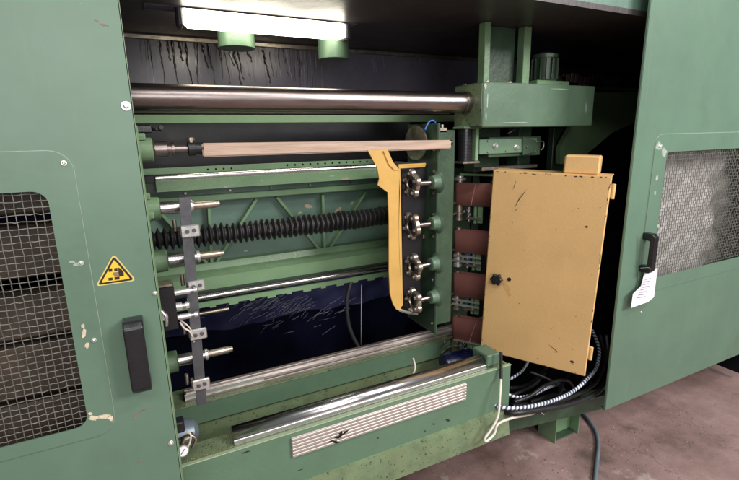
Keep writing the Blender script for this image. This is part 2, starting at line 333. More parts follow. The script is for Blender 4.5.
for nm_, mt_, cnt, sd in (('oil_stain', 'stain', 38, 3), ('wiped_streak', 'stain2', 34, 4)):
    r_ = random.Random(sd); bm = B()
    for k in range(cnt):
        px = r_.uniform(136, 330); p = at(px, 36+(px-130)*.07, 2.299); L = r_.uniform(.03, .2); w = r_.uniform(.0012, .005)*(1 if mt_ == 'stain' else .5); x = p.x; z = p.z-(0 if mt_ == 'stain' else r_.uniform(0, .08)); l = []; rr = []
        for j in range(9):
            x += r_.uniform(-1, 1)*.002; t = j/8; ww = w*(1.1-t*.8)*r_.uniform(.7, 1.2); l.append((x-ww, 2.2994, z-L*t)); rr.append((x+ww, 2.2994, z-L*t))
        prism(bm, l+rr[::-1], (0, -.0003, 0))
    obj(nm_, bm, mt_, ub, kind='stuff')
bm = B()
for k in range(16):
    px = random.uniform(225, 420); py = random.uniform(46, 66); p = at(px, py, 2.298); x = p.x; z = p.z; pts = []
    for j in range(9): x += random.uniform(-1, 1)*0.003+0.001; pts.append((x, 2.298, z-0.006*j*random.uniform(1, 2.5)))
    tube(bm, pts, 0.0009, 5, 2)
obj('pale_streak', bm, 'crease_glint', ub, kind='stuff')
# plastic film hanging in the pit with painted glints along its creases
fl = thing('plastic_film', at(250, 400, 2.55), 'dark blue plastic film hanging creased behind the lower rails', 'plastic film')
bm = B(); nx, nz = 60, 24; x0, x1 = -0.1, 1.55; z0, z1 = 0.5, H-0.62; g = []
for i in range(nx+1):
    g.append([])
    for j in range(nz+1):
        x = x0+(x1-x0)*i/nx; z = z0+(z1-z0)*j/nz
        y = 2.5+0.022*math.sin(9*x+2*z)+0.012*math.sin(31*x+14*z)+0.006*math.sin(50*z-22*x)
        g[-1].append(bm.verts.new((x, y, z)))
for i in range(nx):
    for j in range(nz):
        f = bm.faces.new([g[i][j], g[i+1][j], g[i+1][j+1], g[i][j+1]]); f.smooth = True
obj('film', bm, 'film', fl)
bm = B()
for k in range(110):
    px = random.gauss(282, 30); py = 298+abs(random.gauss(0, 14)); s = random.uniform(6, 18); a = -0.55+random.uniform(-.35, .35)
    if px < 225: a = -0.15; py = random.uniform(305, 326)
    pts = []
    for j in range(6):
        t = j/5-0.5; q = at(px+s*t*math.cos(a)+random.uniform(-.6, .6), py+s*t*math.sin(a)+random.uniform(-.5, .5), 2.44); pts.append(q)
    tube(bm, pts, random.uniform(0.0006, 0.0017), 5, 2)
obj('crease_glint', bm, 'crease_glint', fl, kind='stuff')

# ------------------------------------------------------------------ doors
YD = 1.2
def wires(bm, x0, x1, z0, z1, y, px, pz, r=0.0011):
    n = int((x1-x0)/px)
    for i in range(n+1):
        x = x0+i*px; pts = []; m = max(2, int((z1-z0)/(pz)))
        for j in range(m+1): pts.append((x+random.uniform(-.0011, .0011), y+(0.0013 if (i+j) % 2 else -0.0013), z0+(z1-z0)*j/m))
        tube(bm, pts, r, 4, 0)
    n = int((z1-z0)/pz)
    for j in range(n+1):
        z = z0+j*pz
        tube(bm, [(x0+(x1-x0)*i/40, y+(0.0013 if (i+j) % 2 == 0 else -0.0013), z+random.uniform(-.0012, .0012)) for i in range(41)], r, 4, 0)
def screw(parent, px, py, Y, r, nm='screw', m='bright'):
    p = at(px, py, Y); bm = B(); cyl(bm, p, p+Vector((0, -0.002, 0)), r, 18, 0.0005)
    t = bmesh.new(); lathe(t, p+Vector((0, -0.0018, 0)), p+Vector((0, -1, 0)), [(0, r*0.62), (0.003, r*0.55), (0.0045, r*0.25)], 14); merge(bm, t)
    return obj(nm, bm, m, parent)
def handle(parent, pc, L, w=0.036, st=0.052):
    x, z = pc.x, pc.z; bm = B()
    y = YD
    prof = [(y, z+L/2), (y-st*0.75, z+L/2), (y-st, z+L/2-0.014), (y-st, z-L/2+0.014), (y-st*0.75, z-L/2), (y, z-L/2), (y, z-L/2+0.030), (y-st*0.6, z-L/2+0.034), (y-st*0.6, z+L/2-0.034), (y, z+L/2-0.030)]
    t = bmesh.new()
    a = [t.verts.new((x-w/2, p, q)) for p, q in prof]; b = [t.verts.new((x+w/2, p, q)) for p, q in prof]; n = len(prof)
    t.faces.new(a); t.faces.new(b[::-1])
    for i in range(n): t.faces.new([a[(i+1) % n], a[i], b[i], b[(i+1) % n]])
    bmesh.ops.recalc_face_normals(t, faces=t.faces)
    bmesh.ops.bevel(t, geom=t.edges[:], offset=0.0045, segments=3, affect='EDGES', profile=0.6)
    for f in t.faces: f.smooth = True
    merge(bm, t)
    h = obj('handle', bm, 'plastic', parent)
    bm = B()
    for s in (1, -1):
        p = Vector((x, y-st*0.6, z+s*(L/2-0.017)))
    return h
def blob(bm, pts, Y, th=0.0012):
    P = [at(a, b, Y) for a, b in pts]; prism(bm, P, (0, -th, 0))
def patch(parent, px, py, w, h, Y, m, nm, seed, ang=0, th=0.0012, n=16):
    rnd = random.Random(seed); P = []
    for k in range(n):
        a = 2*math.pi*k/n; r = rnd.uniform(0.6, 1.1); u = math.cos(a)*w*r; v = math.sin(a)*h*r
        P.append((px+u*math.cos(ang)-v*math.sin(ang), py+u*math.sin(ang)+v*math.cos(ang)))
    bm = B(); blob(bm, P, Y, th); return obj(nm, bm, m, parent)

# left door
ld = thing('machine_door', (-0.4, YD, TH), 'green sheet metal door on the left with hand warning sign and black handle', 'door', 'green machine doors')
X1 = at(158.5, 300, YD).x
XO0, XI1 = -0.62, at(86, 408, YD).x
ZO1 = at(76, 150, YD).z; ZO0 = at(110, 432, YD).z; XO1 = at(112, 400, YD).x
ZI0 = at(80, 427, YD).z; ZI1 = ZO1-0.085
def panel(bm, x0, x1, z0, z1, ho, y0, y1):
    hx0, hx1, hz0, hz1 = ho
    n = 6; inner = rrect(hx0, hx1, hz0, hz1, 0.035, n); outer = []
    cs = [(x1, z1), (x0, z1), (x0, z0), (x1, z0)]
    for c in cs: outer += [c]*(n+1)
    # corner fans: build by hand to avoid degenerate quads
    of = [bm.verts.new((c[0], y0, c[1])) for c in cs]; ob = [bm.verts.new((c[0], y1, c[1])) for c in cs]
    inf = [bm.verts.new((p[0], y0, p[1])) for p in inner]; inb = [bm.verts.new((p[0], y1, p[1])) for p in inner]; N = len(inner)
    for i in range(N):
        j = (i+1) % N; ci = i//(n+1); cj = j//(n+1)
        if ci == cj:
            bm.faces.new([of[ci], inf[j], inf[i]]); bm.faces.new([ob[ci], inb[i], inb[j]])
        else:
            bm.faces.new([of[ci], of[cj], inf[j], inf[i]]); bm.faces.new([ob[ci], inb[i], inb[j], ob[cj]])
        bm.faces.new([inf[i], inf[j], inb[j], inb[i]])
    for i in range(4):
        j = (i+1) % 4; bm.faces.new([of[i], ob[i], ob[j], of[j]])
    return bm
ZT = H+0.62
bm = B(); panel(bm, -0.95, X1-0.001, TH, ZT, (XO0+0.06, XO1-0.05, ZO0+0.03, ZO1-0.05), YD, YD+0.004); obj('door_sheet', bm, 'door', ld)
bm = B(); box(bm, X1-0.004, X1, YD, YD+0.022, TH, ZT, 0.0015); obj('folded_edge', bm, 'limewhite', ld)
bm = B(); n = 7
ring_plate(bm, rrect(XO0, XO1, ZO0, ZO1, 0.045), rrect(XO0+0.06, XI1, ZI0, ZI1, 0.03), YD-0.0035, YD-0.0002); obj('window_cover_plate', bm, 'door', ld)
bm = B(); ring_plate(bm, rrect(XO0-0.0012, XO1+0.0012, ZO0-0.0012, ZO1+0.0012, 0.046), rrect(XO0+0.01, XO1-0.01, ZO0+0.01, ZO1-0.01, 0.045), YD-0.0012, YD-0.0004); obj('cover_plate_edge', bm, 'pale', ld)
bm = B(); wires(bm, XO0+0.05, XI1+0.01, ZI0-0.01, ZI1+0.01, YD+0.008, 0.0165, 0.0150, 0.0013); obj('wire_mesh', bm, 'wire', ld, kind='stuff')
for (a, b, r) in ((126, 106, 0.0105), (155, 293, 0.006), (171, 443, 0.0075), (64, 163, 0.006), (81, 263, 0.006), (94, 340, 0.006)): screw(ld, a, b, YD-(0.0036 if a < 100 else 0), r)
handle(ld, at(137.5, 351, YD), 0.188, 0.044)
# sign: flat sticker
def sub(bm, pts, y, th=0.0006): prism(bm, [at(a, b, YD).xz.to_3d() if False else Vector((at(a, b, YD).x, y, at(a, b, YD).z)) for a, b in pts], (0, -th, 0))
def rtri(pts, r):  # rounded triangle
    out = []
    for i in range(3):
        p = Vector(pts[i]); a = (Vector(pts[i-1])-p).normalized(); b = (Vector(pts[(i+1) % 3])-p).normalized()
        for k in range(6):
            t = k/5; q = p+a*r; s = p+b*r; out.append(tuple((1-t)**2*q+2*t*(1-t)*p+t*t*s))
    return out
A, Bv, Cc = (113.6, 253.5), (95.5, 286.5), (136.5, 280.5)
ctr = Vector(((A[0]+Bv[0]+Cc[0])/3, (A[1]+Bv[1]+Cc[1])/3))
def sc(k): return [tuple(ctr+(Vector(p)-ctr)*k) for p in (A, Bv, Cc)]
bm = B(); sub(bm, rtri(sc(1.0), 5), YD-0.0002); sg = obj('warning_sign', bm, 'signpale', ld, 'yellow triangular sign warning of crushed hands')
bm = B(); sub(bm, rtri(sc(0.88), 3.5), YD-0.0009); obj('black_border', bm, 'signk', sg)
bm = B(); sub(bm, rtri(sc(0.70), 1.5), YD-0.0016); obj('yellow_field', bm, 'signy', sg)
bm = B()
for q in ([(108.5, 268.3), (112.2, 268.0), (112.4, 271.2), (108.8, 271.5)], [(114.3, 268), (117.5, 267.5), (117.6, 270.7), (114.4, 271)],
          [(108.5, 277.6), (112.6, 277.2), (112.8, 279.9), (108.7, 280.3)], [(114.5, 276.8), (119.6, 276.3), (119.6, 279), (114.7, 279.6)],
          [(118.2, 267.2), (120.6, 268.3), (123.6, 271.3), (123.9, 275.6), (119.5, 276.2), (118.6, 273)]): sub(bm, q, YD-0.0023)
obj('hand_symbol', bm, 'signk', sg)
bm = B()
for q in ([(113.2, 272.2), (118.3, 271.6), (118.6, 272.8), (113.3, 273.2)], [(112.9, 273.5), (118.6, 273.1), (118.9, 274.3), (113.2, 274.6)], [(113.8, 274.9), (118.9, 274.6), (119.4, 275.9), (114.4, 276.2)]): sub(bm, q, YD-0.0023)
obj('finger_symbol', bm, 'signg', sg)
# chips and scratches
for i, (a, b, w, h, g) in enumerate(((94, 418, 5, 3, -.1), (104, 416.5, 7, 2.6, -.12), (111, 418, 3, 3.2, 0), (84, 333, 2.2, 5, .1), (87, 345, 2.6, 3.2, .2), (83, 326, 2, 2.5, 0), (90, 413.5, 2.4, 1.4, 0))): patch(ld, a, b, w, h, YD-0.0037, 'cream', 'filler_patch', 30+i, g)
for i, (a, b, w, h, g) in enumerate(((79, 264, 6, 2.2, -.1), (72, 262, 4, 1.5, .1))): patch(ld, a, b, w, h, YD-0.0037, 'pale', 'scuff', 60+i, g, 0.0003)
for i, (a, b, w, h, g) in enumerate(((137, 414, 5, .9, -.6), (148, 409, 8, .5, -.25), (134, 418, 2.5, 1.2, -.9), (143, 410, 6, .45, -.35), (104, 25, 5, 1.3, .2), (97, 21, 3, 1, .4), (88, 372, 1.6, .5, -.3), (139, 462, 2.6, .5, -.1))): patch(ld, a, b, w, h, YD-0.0001, 'scratch', 'scratch', 80+i, g, 0.0003)

# right door
rd = thing('machine_door', (2.3, YD, TH), 'green sheet metal door on the right with handle carrying a paper tag', 'door', 'green machine doors')
X0 = 1.505*YD
xo0 = at(649, 190, YD).x; zo1 = at(668, 134, YD).z; zo0 = at(655, 290, YD).z
xi0 = at(662, 200, YD).x-0.012; zi1 = at(668, 152, YD).z; zi0 = at(660, 276, YD).z
bm = B(); panel(bm, X0+0.001, 3.25, TH, ZT, (xo0+0.04, 2.8, zo0+0.03, zo1-0.03), YD, YD+0.004); obj('door_sheet', bm, 'door', rd)
bm = B(); box(bm, X0, X0+0.004, YD, YD+0.010, TH, ZT, 0.0015); obj('folded_edge', bm, 'door', rd)
bm = B(); box(bm, X0+.001, 3.25, YD+0.001, YD+0.03, TH-0.003, TH, 0.001); obj('folded_bottom', bm, 'door', rd)
bm = B(); ring_plate(bm, rrect(xo0, 2.86, zo0, zo1, 0.05), rrect(xi0, 2.80, zi0, zi1, 0.02), YD-0.0035, YD-0.0002); obj('window_cover_plate', bm, 'door', rd)
bm = B(); ring_plate(bm, rrect(xo0-0.0015, 2.862, zo0-0.0015, zo1+0.0015, 0.051), rrect(xo0+0.01, 2.85, zo0+0.01, zo1-0.01, 0.045), YD-0.0012, YD-0.0004); obj('cover_plate_edge', bm, 'pale', rd)
bm = B(); wires(bm, xi0-0.01, 2.81, zi0-0.01, zi1+0.01, YD+0.008, 0.0165, 0.0165, 0.0014); obj('wire_mesh', bm, 'wire', rd, kind='stuff')
handle(rd, at(641, 252, YD)+Vector((0.012, 0, 0)), 0.178, 0.030, 0.055)
for (a, b, r) in ((659.5, 146, 0.008), (641, 312, 0.004)): screw(rd, a, b, YD-(0.0036 if b < 200 else 0), r)
for i, (a, b, w, h) in enumerate(((659, 146, 4, 4), (664, 152, 3, 5), (657, 178, 1.5, 3), (655, 193, 1.2, 2.5), (658, 226, 1.3, 2.2))): patch(rd, a, b, w, h, YD-0.0036, 'pale', 'scuff', 100+i, 0.2, 0.0003)
# paper tag
pt = thing('paper_tag', at(643, 276, YD-0.03), 'white printed paper tag hanging by string from the right door handle', 'tag')
bm = B(); T = [(645, 271), (657.5, 268), (654, 297), (648, 302), (631, 308), (633, 294), (641, 286)]
P = [at(a, b, YD-0.022-(0.010 if b > 290 else 0)) for a, b in T]; prism(bm, P, (0, 0.0006, 0)); obj('sheet', bm, 'paper', pt)
bm = B()
for k in range(8):
    y = 279+k*2.6; x0_ = 645-k*1.1; x1_ = x0_+random.uniform(6, 9)
    prism(bm, [at(x0_, y, YD-0.0335), at(x1_, y-1.0, YD-0.0335), at(x1_, y-0.3, YD-0.0335), at(x0_, y+0.7, YD-0.0335)], (0, -0.0003, 0))
obj('print_line', bm, 'ink', pt, kind='stuff')
bm = B(); tube(bm, [at(638, 236, YD-0.004), at(637.5, 262, YD-0.006), at(638, 283, YD-0.006)], 0.0008, 5); tube(bm, [at(640, 268, YD-0.04), at(650, 268, YD-0.062), at(648, 274, YD-0.035)], 0.0012, 5); obj('string', bm, 'wire', pt)

# things seen through the meshes
bm = B()
for k in range(7):
    y = 1.30+0.004*k; box(bm, -0.9, -0.045, y, y+0.09, 0.45+k*0.155, 0.45+k*0.155+random.uniform(0.11, 0.145), 0.006)
tag(obj('board_stack', bm, 'brownboard'), 'red brown boards seen through the wire mesh of the left door', 'boards')
bm = B(); g = []
for i in range(26):
    g.append([bm.verts.new((2.10+i*0.045, 1.36+0.02*math.sin(i*1.3+j*.8)+0.012*math.sin(j*2.1-i), 0.75+j*0.05)) for j in range(21)])
for i in range(25):
    for j in range(20):
        f = bm.faces.new([g[i][j], g[i+1][j], g[i+1][j+1], g[i][j+1]]); f.smooth = True
tag(obj('plastic_sheet', bm, 'pvc'), 'crumpled milky plastic sheet behind the wire mesh of the right door', 'plastic sheet')

# ------------------------------------------------------------------ left frame plate just inside the door edge
fp = thing('side_frame', (0, 1.28, 0.2), 'narrow green machine side frame beside the left door edge', 'machine frame')
bm = B(); box(bm, -0.16, X1*1.06+0.004, 1.262, 1.30, 0.2, atz(125, 1.28, 140), 0.003); obj('frame_plate', bm, 'green', fp)
for (a, b) in ((141, 137), (146, 197), (150, 216), (152, 282), (160, 345), (163, 384)):
    p = at(a, b, 1.3); bm = B(); hexnut(bm, (p.x-0.006, 1.31, p.z), (1, 0, 0), 0.010, 0.016); obj('bolt', bm, 'green', fp)

# ------------------------------------------------------------------ base bed
base = thing('lathe_bed', (0.6, 1.32, 0.2), 'long green machine bed with chrome guide rail and ribbed strip in front', 'machine base')
ZB = H-0.96; XR = 1.30
zA = at(480, 417, 1.30).z
bm = B(); box(bm, -0.9, XR, 1.30, 1.312, zA, ZB, 0.002); obj('front_plate', bm, 'beam', base)
bm = B(); strip_along_x(bm, [(1.3005, zA+0.004), (1.282, zA-0.004), (1.266, at(480, 446, 1.266).z), (1.272, at(480, 446, 1.266).z-0.006), (1.300, zA-0.03)], -0.9, XR-0.02); obj('lower_lip', bm, 'ledge', base, 'lower lip mottled with oil')
bm = B(); box(bm, -0.9, XR, 1.3125, 1.405, ZB-0.012, ZB-0.002, 0.0015); obj('top_ledge', bm, 'ledge', base)
bm = B(); box(bm, -0.9, XR, 1.2975, 1.3122, ZB+0.0003, ZB+0.004, 0.001); obj('ledge_rim', bm, 'limewhite', base)
xr0 = atx(233, 1.345, 438)
bm = B(); strip_along_x(bm, [(1.332, ZB-0.0018), (1.332, ZB+0.020), (1.337, ZB+0.034), (1.348, ZB+0.044), (1.366, ZB+0.046), (1.380, ZB+0.038), (1.387, ZB+0.022), (1.387, ZB-0.0018)], xr0, 1.19)
cr = obj('guide_rail', bm, 'chrome', base)
for f in cr.data.polygons: f.use_smooth = abs(f.normal.x) < 0.5
bm = B(); box(bm, xr0+0.0, 1.19, 1.326, 1.3318, ZB-0.001, ZB+0.017, 0.001); obj('rail_shoulder', bm, 'bright', base)
# ribbed strip
xs0 = atx(292, 1.29, 447); xs1 = 1.06; zt = at(292, 438.5, 1.292).z; zl = at(294, 457.5, 1.292).z; hh = (zt-zl)/6
bm = B(); box(bm, xs0, xs1, 1.293, 1.2998, zl, zt, 0.001); rs = obj('ribbed_strip', bm, 'bright', base, 'ribbed aluminium strip')
M['alu'] = mat('ribbed_aluminium', (0.50, 0.45, 0.41), 0.4, 0.5, var=0.15, scale=9, bump=0.15, stretch=(0.4, 3, 3), dirt=(0.35, 0.25, 0.2), dirt_amt=0.3)
rs.data.materials[0] = M['alu']
for k in range(6):
    bm = B(); box(bm, xs0+0.001, xs1-0.001, 1.2885, 1.294, zl+hh*k+0.0015, zl+hh*(k+1)-0.0015, 0.0015); obj('rib', bm, 'alu', rs)
for i, (a, b, w, h, g) in enumerate(((338, 437, 5, 1.6, -.2), (336, 442, 4, 1.4, .2), (345, 432.5, 4.5, .9, -.6), (331, 441, 3, .7, -.4), (341, 434, 2, 3, .1))): patch(rs, a, b, w, h, 1.2883, 'drip', 'grease_mark', 200+i, g, 0.001)
# inner chute plate between base and second beam
bm = B(); strip_along_x(bm, [(1.405, ZB-0.012), (1.400, ZB-0.014), (1.400, ZB-0.16), (1.86, ZB-0.30), (1.86, ZB-0.29), (1.405, ZB-0.15)], -0.9, 1.29); obj('chip_chute', bm, 'ledge', base)
# second beam
sb = thing('rear_bed_beam', (0.7, 1.95, 0.3), 'green rear bed beam with rusty guide rail on top', 'machine beam')
ZS = H-1.10
bm = B(); strip_along_x(bm, [(1.855, ZS), (1.855, ZS-0.085), (1.87, ZS-0.10), (2.02, ZS-0.10), (2.02, ZS)], -0.9, 1.75); obj('beam_body', bm, 'beam', sb)
bm = B(); box(bm, -0.9, 1.75, 1.8565, 2.0, ZS+0.0004, ZS+0.006, 0.001); obj('oily_top', bm, 'ledge', sb)
bm = B(); box(bm, -0.9, 1.75, 1.873, 1.885, ZS-0.30, ZS-0.1002, 0.001); obj('olive_apron', bm, 'ledge', sb)
xr2 = atx(184, 1.93, 395)
bm = B(); box(bm, xr2, 1.75, 1.905, 1.965, ZS+0.0065, ZS+0.036, 0.010); box(bm, xr2+.001, 1.749, 1.925, 1.945, ZS+.0362, ZS+.042, .004); obj('guide_rail', bm, 'rust', sb)
bm = B(); box(bm, xr2+0.001, xr2+0.34, 1.8995, 1.9045, ZS+0.012, ZS+0.036, 0.001); obj('rail_face', bm, 'bright', sb)
bm = B(); box(bm, xr2, 1.74, 1.893, 1.901, ZS+0.0065, ZS+0.016, 0.001); obj('rail_shoulder', bm, 'rust', sb)
p = at(166, 403, 1.87); bm = B(); lathe(bm, p, p+Vector((0, 0, 1)), [(0, .018), (0.012, .018), (0.012, 0.011), (0.02, 0.01)], 18); obj('plug', bm, 'steel', sb)

# skid beam and foot on the right
pA = at(505, 430, 1.395); pB = at(608, 410, 1.30); zb0 = H-1.375
pA.z = zb0; pB.z = zb0
sk = thing('skid_beam', pA, 'dark green skid beam running out under the yellow cabinet', 'machine beam')
d = (pB-pA); d.z = 0; nrm = Vector((-d.y, d.x, 0)).normalized()
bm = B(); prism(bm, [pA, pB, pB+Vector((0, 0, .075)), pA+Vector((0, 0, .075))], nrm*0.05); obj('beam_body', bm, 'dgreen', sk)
bm = B(); prism(bm, [pA-nrm*.006+Vector((0, 0, .0755)), pB-nrm*.006+Vector((0, 0, .0755)), pB-nrm*.006+Vector((0, 0, .079)), pA-nrm*.006+Vector((0, 0, .079))], nrm*0.06); obj('beam_lip', bm, 'green', sk)
ft = thing('support_stand', (1.80, 1.40, 0), 'square green steel foot standing on the floor under the skid', 'machine foot')
fx0 = at(561, 422, 1.36).x; fx1 = at(584, 422, 1.36).x
bm = B(); box(bm, fx0, fx0+0.005, 1.385, 1.50, 0.0005, zb0, 0.001); box(bm, fx1-.005, fx1, 1.385, 1.50, 0.0005, zb0, 0.001); box(bm, fx0+.0051, fx1-.0051, 1.44, 1.444, 0.0005, zb0, 0.0005); box(bm, fx0+.0051, fx1-.0051, 1.490, 1.495, 0.0005, zb0, 0.0005); obj('foot_tube', bm, 'green', ft)
bm = B(); box(bm, fx0+.006, fx1-0.006, 1.398, 1.488, 0.0003, 0.006, 0.001); obj('foot_plate', bm, 'dgreen', ft)

# ------------------------------------------------------------------ top roller, head beam
ro = thing('top_roller', (0.6, 1.6, H+0.12), 'thick dark steel shaft spanning the top of the opening', 'roller')
zr = H+0.078*1.6
bm = B(); cyl(bm, (-0.4, 1.6, zr), (1.2645, 1.6, zr), 0.041, 48, 0.002); obj('shaft', bm, 'roller', ro)
bm = B(); cyl(bm, (1.238, 1.6, zr), (1.2627, 1.6, zr), 0.0455, 40, 0.003); obj('collar', bm, 'roller', ro)
bm = B(); cyl(bm, (-0.4, 1.72, atz(109.5,1.72,300)), (1.262, 1.72, atz(109.5,1.72,300)), 0.016, 24); obj('thin_shaft', bm, 'rust', ro)
gs = B(); box(gs, -0.4, 1.65, 1.95, 1.97, atz(122.5, 1.95, 300), atz(115, 1.95, 300), 0.001); tag(obj('cross_bar', gs, 'lampgreen'), 'light green flat bar behind and just below the top shaft', 'bar')

hb = thing('head_beam', (1.6, 1.6, H), 'big green box beam holding the right end of the top shaft', 'machine beam')
bx0, bx1 = 1.266, 1.925; hz0 = H+0.014*1.5; hz1 = H+0.133*1.5
bm = B(); box(bm, bx0, bx1, 1.5, 1.69, hz0, hz1, 0.004); obj('beam_body', bm, 'shaded_headgreen', hb)
bm = B(); box(bm, bx0-0.003, bx0-0.0004, 1.506, 1.684, hz0+0.006, hz1-0.006, 0.0004); obj('end_plate', bm, 'ledge', hb, 'yellowish end plate')
bm = B(); prism(bm, [(bx1+.0, 1.515, hz1-.004), (bx1+.10, 1.60, hz1-.012), (bx1+.10, 1.60, hz0+.03), (bx1, 1.515, hz0+.005)], (0, 0.15, 0)); obj('tapered_end', bm, 'shaded_headgreen', hb)
for (x, y) in ((1.30, 1.52), (1.30, 1.66), (1.42, 1.52)):
    bm = B(); hexnut(bm, (x, y, hz1), (0, 0, 1), 0.008, 0.008); obj('bolt', bm, 'steel', hb)
# things above the head beam
up = thing('upper_carriage', (1.55, 1.62, hz1), 'green upright posts and motor plate standing on the head beam', 'machine carriage')
bm = B(); box(bm, 1.315, 1.345, 1.56, 1.60, hz1+0.0003, CZ-.001, 0.002); obj('post', bm, 'green', up)
bm = B(); box(bm, 1.53, 1.57, 1.56, 1.60, hz1+0.0003, CZ-.001, 0.002); obj('post', bm, 'green', up)
bm = B(); box(bm, 1.35, 1.525, 1.61, 1.625, hz1+0.0003, CZ-.001, 0.002); obj('web_plate', bm, 'dgreen', up)
bm = B(); box(bm, 1.60, 1.80, 1.54, 1.66, hz1+0.0003, hz1+0.022, 0.003); obj('motor_plate', bm, 'green', up)
bm = B(); lathe(bm, (1.70, 1.60, hz1+0.0225), (1.70, 1.60, 3), [(0, .055), (0.006, .058), (0.006, .05), (0.10, .05), (0.10, .056), (0.115, .056), (0.125, .03)], 28)
for k in range(14):
    a = 2*math.pi*k/14; t = bmesh.new(); c = Vector((1.70+.054*math.cos(a), 1.60+.054*math.sin(a), hz1+.075)); bmesh.ops.create_cube(t, size=1)
    merge(bm, t, Matrix.Translation(c) @ Matrix.Rotation(a, 4, 'Z') @ Matrix.Diagonal((.012, .002, .09, 1)))
obj('motor', bm, 'dgreen', up)
# rusty chain pile right of it
ch = thing('drag_chain', at(605, 88, 1.9), 'brown drag chain lying in the dark right of the head beam', 'chain')
for k in range(13):
    x = 2.02+0.033*k; z = H+0.235+0.012*math.sin(k*1.1); bm = B()
    box(bm, x, x+0.026, 1.75, 1.755, z, z+0.05, 0.003); box(bm, x, x+0.026, 1.80, 1.805, z, z+0.05, 0.003); box(bm, x+.008, x+.018, 1.7551, 1.7999, z+.04, z+.048, 0.001); box(bm, x+.008, x+.018, 1.7551, 1.7999, z+.002, z+.010, 0.001)
    obj('link', bm, 'oldlink', ch)
bm = B(); box(bm, 1.98, 2.75, 1.72, 1.83, H+.22, H+.2275, 0.001); obj('tray', bm, 'dgreen', ch)
# diagonal brace
bm = B(); prism(bm, [at(590, 92, 1.8), at(640, 92, 1.8), at(636, 122, 1.8), at(612, 133, 1.8), at(575, 164, 1.8), at(560, 164, 1.8), at(560, 148, 1.8)], (0, 0.03, 0))
tag(obj('diagonal_brace', bm, 'green'), 'dark green diagonal brace plate between head beam and right door', 'brace')

# ------------------------------------------------------------------ column behind sanding unit
co = thing('tool_column', (1.5, 1.8, 0.3), 'dark green column standing under the head beam behind the sanding belts', 'machine column')
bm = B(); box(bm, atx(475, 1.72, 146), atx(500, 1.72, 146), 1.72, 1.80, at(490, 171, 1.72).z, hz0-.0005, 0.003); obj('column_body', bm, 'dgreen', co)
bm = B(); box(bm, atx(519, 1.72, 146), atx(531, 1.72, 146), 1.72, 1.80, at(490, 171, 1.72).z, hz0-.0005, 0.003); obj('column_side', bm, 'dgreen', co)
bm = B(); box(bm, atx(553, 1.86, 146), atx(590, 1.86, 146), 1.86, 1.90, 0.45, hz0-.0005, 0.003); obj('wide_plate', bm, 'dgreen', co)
bm = B(); box(bm, atx(480, 1.66, 146), atx(531, 1.66, 146), 1.60, 1.66, at(500, 157, 1.6).z, at(500, 137, 1.6).z, 0.003); blk = obj('clamp_block', bm, 'dgreen', co)
bm = B(); box(bm, atx(478, 1.60, 146), atx(535, 1.60, 146), 1.59, 1.5995, at(500, 153.5, 1.6).z, at(500, 139, 1.6).z, 0.002); obj('clamp_plate', bm, 'beam', co)
for (a, b) in ((495, 146), (516, 147)):
    p = at(a, b, 1.59); bm = B(); cyl(bm, p+Vector((0, 0, 0)), p+Vector((0, -.004, 0)), 0.0135, 20); hexnut(bm, p+Vector((0, -.004, 0)), (0, -1, 0), 0.0095, 0.009); obj('bolt', bm, 'bright', co)
bm = B(); tube(bm, [at(531, 146, 1.6), at(540, 146.5, 1.6)], 0.004, 8, 0); tube(bm, [at(536, 142, 1.595), at(543, 141.5, 1.595), at(543.5, 147, 1.595), at(541, 150, 1.595)], 0.003, 8); obj('hook_screw', bm, 'steel', co)
bm = B(); box(bm, 1.192, 1.262, 1.325, 1.42, ZB+0.0045, ZB+0.055, 0.004); obj('column_shoe', bm, 'shaded_headgreen', co)

bm = B(); box(bm, 1.46, 1.62, 1.99, 2.05, .4, at(490, 171, 1.72).z, .003); obj('lower_column', bm, 'dgreen', co)
bm = B(); tube(bm, [at(507, 134, 1.69), at(519, 127.5, 1.68)], .0035, 8, 0); obj('lever_rod', bm, 'steel', co)
bm = B(); box(bm, atx(478, 1.69, 163), atx(533, 1.69, 163), 1.66, 1.715, at(500, 170, 1.66).z, at(500, 166.5, 1.66).z, .002); obj('cross_plate', bm, 'steel', co)
bm = B(); prism(bm, [at(522, 137, 1.589), at(535, 140, 1.589), at(537, 146, 1.589), at(534, 152, 1.589), at(522, 155, 1.589)], (0, -.006, 0)); obj('clamp_tongue', bm, 'dgreen', co)
for (a, b) in ((488, 141), (488, 152), (506, 151), (527, 147)):
    p = at(a, b, 1.5895 if a < 520 else 1.582); bm = B(); hexnut(bm, p, (0, -1, 0), .005, .004); obj('small_screw', bm, 'steel', co)
# black coil cylinder in its bracket
bc = thing('coil_bracket', at(465, 162, 1.62), 'black ribbed cylinder clamped upright in a green bracket under the head beam', 'cylinder')
p0 = at(464.5, 161, 1.62); p1 = at(464.5, 129, 1.62); p1.x = p0.x; rr_ = 0.031; L = p1.z-p0.z; pr = [(0, rr_)]
for k in range(1, 10): t = L*k/10; pr += [(t-0.0015, rr_), (t-0.001, rr_-0.001), (t+0.001, rr_-0.001), (t+0.0015, rr_)]
pr += [(L, rr_)]; bm = B(); lathe(bm, p0, p1, pr, 32); obj('cylinder', bm, 'plastic', bc)
bm = B(); box(bm, p0.x-.038, p0.x+.052, 1.58, 1.66, p0.z-.010, p0.z-.0003, .002); obj('bottom_plate', bm, 'steel', bc)
bm = B(); box(bm, p0.x-.038, p0.x+.052, 1.58, 1.66, p1.z+.0003, p1.z+.010, .002); obj('top_plate', bm, 'green', bc)
bm = B(); box(bm, p0.x+.034, p0.x+.052, 1.59, 1.66, p0.z, p1.z, .002); obj('side_plate', bm, 'green', bc)
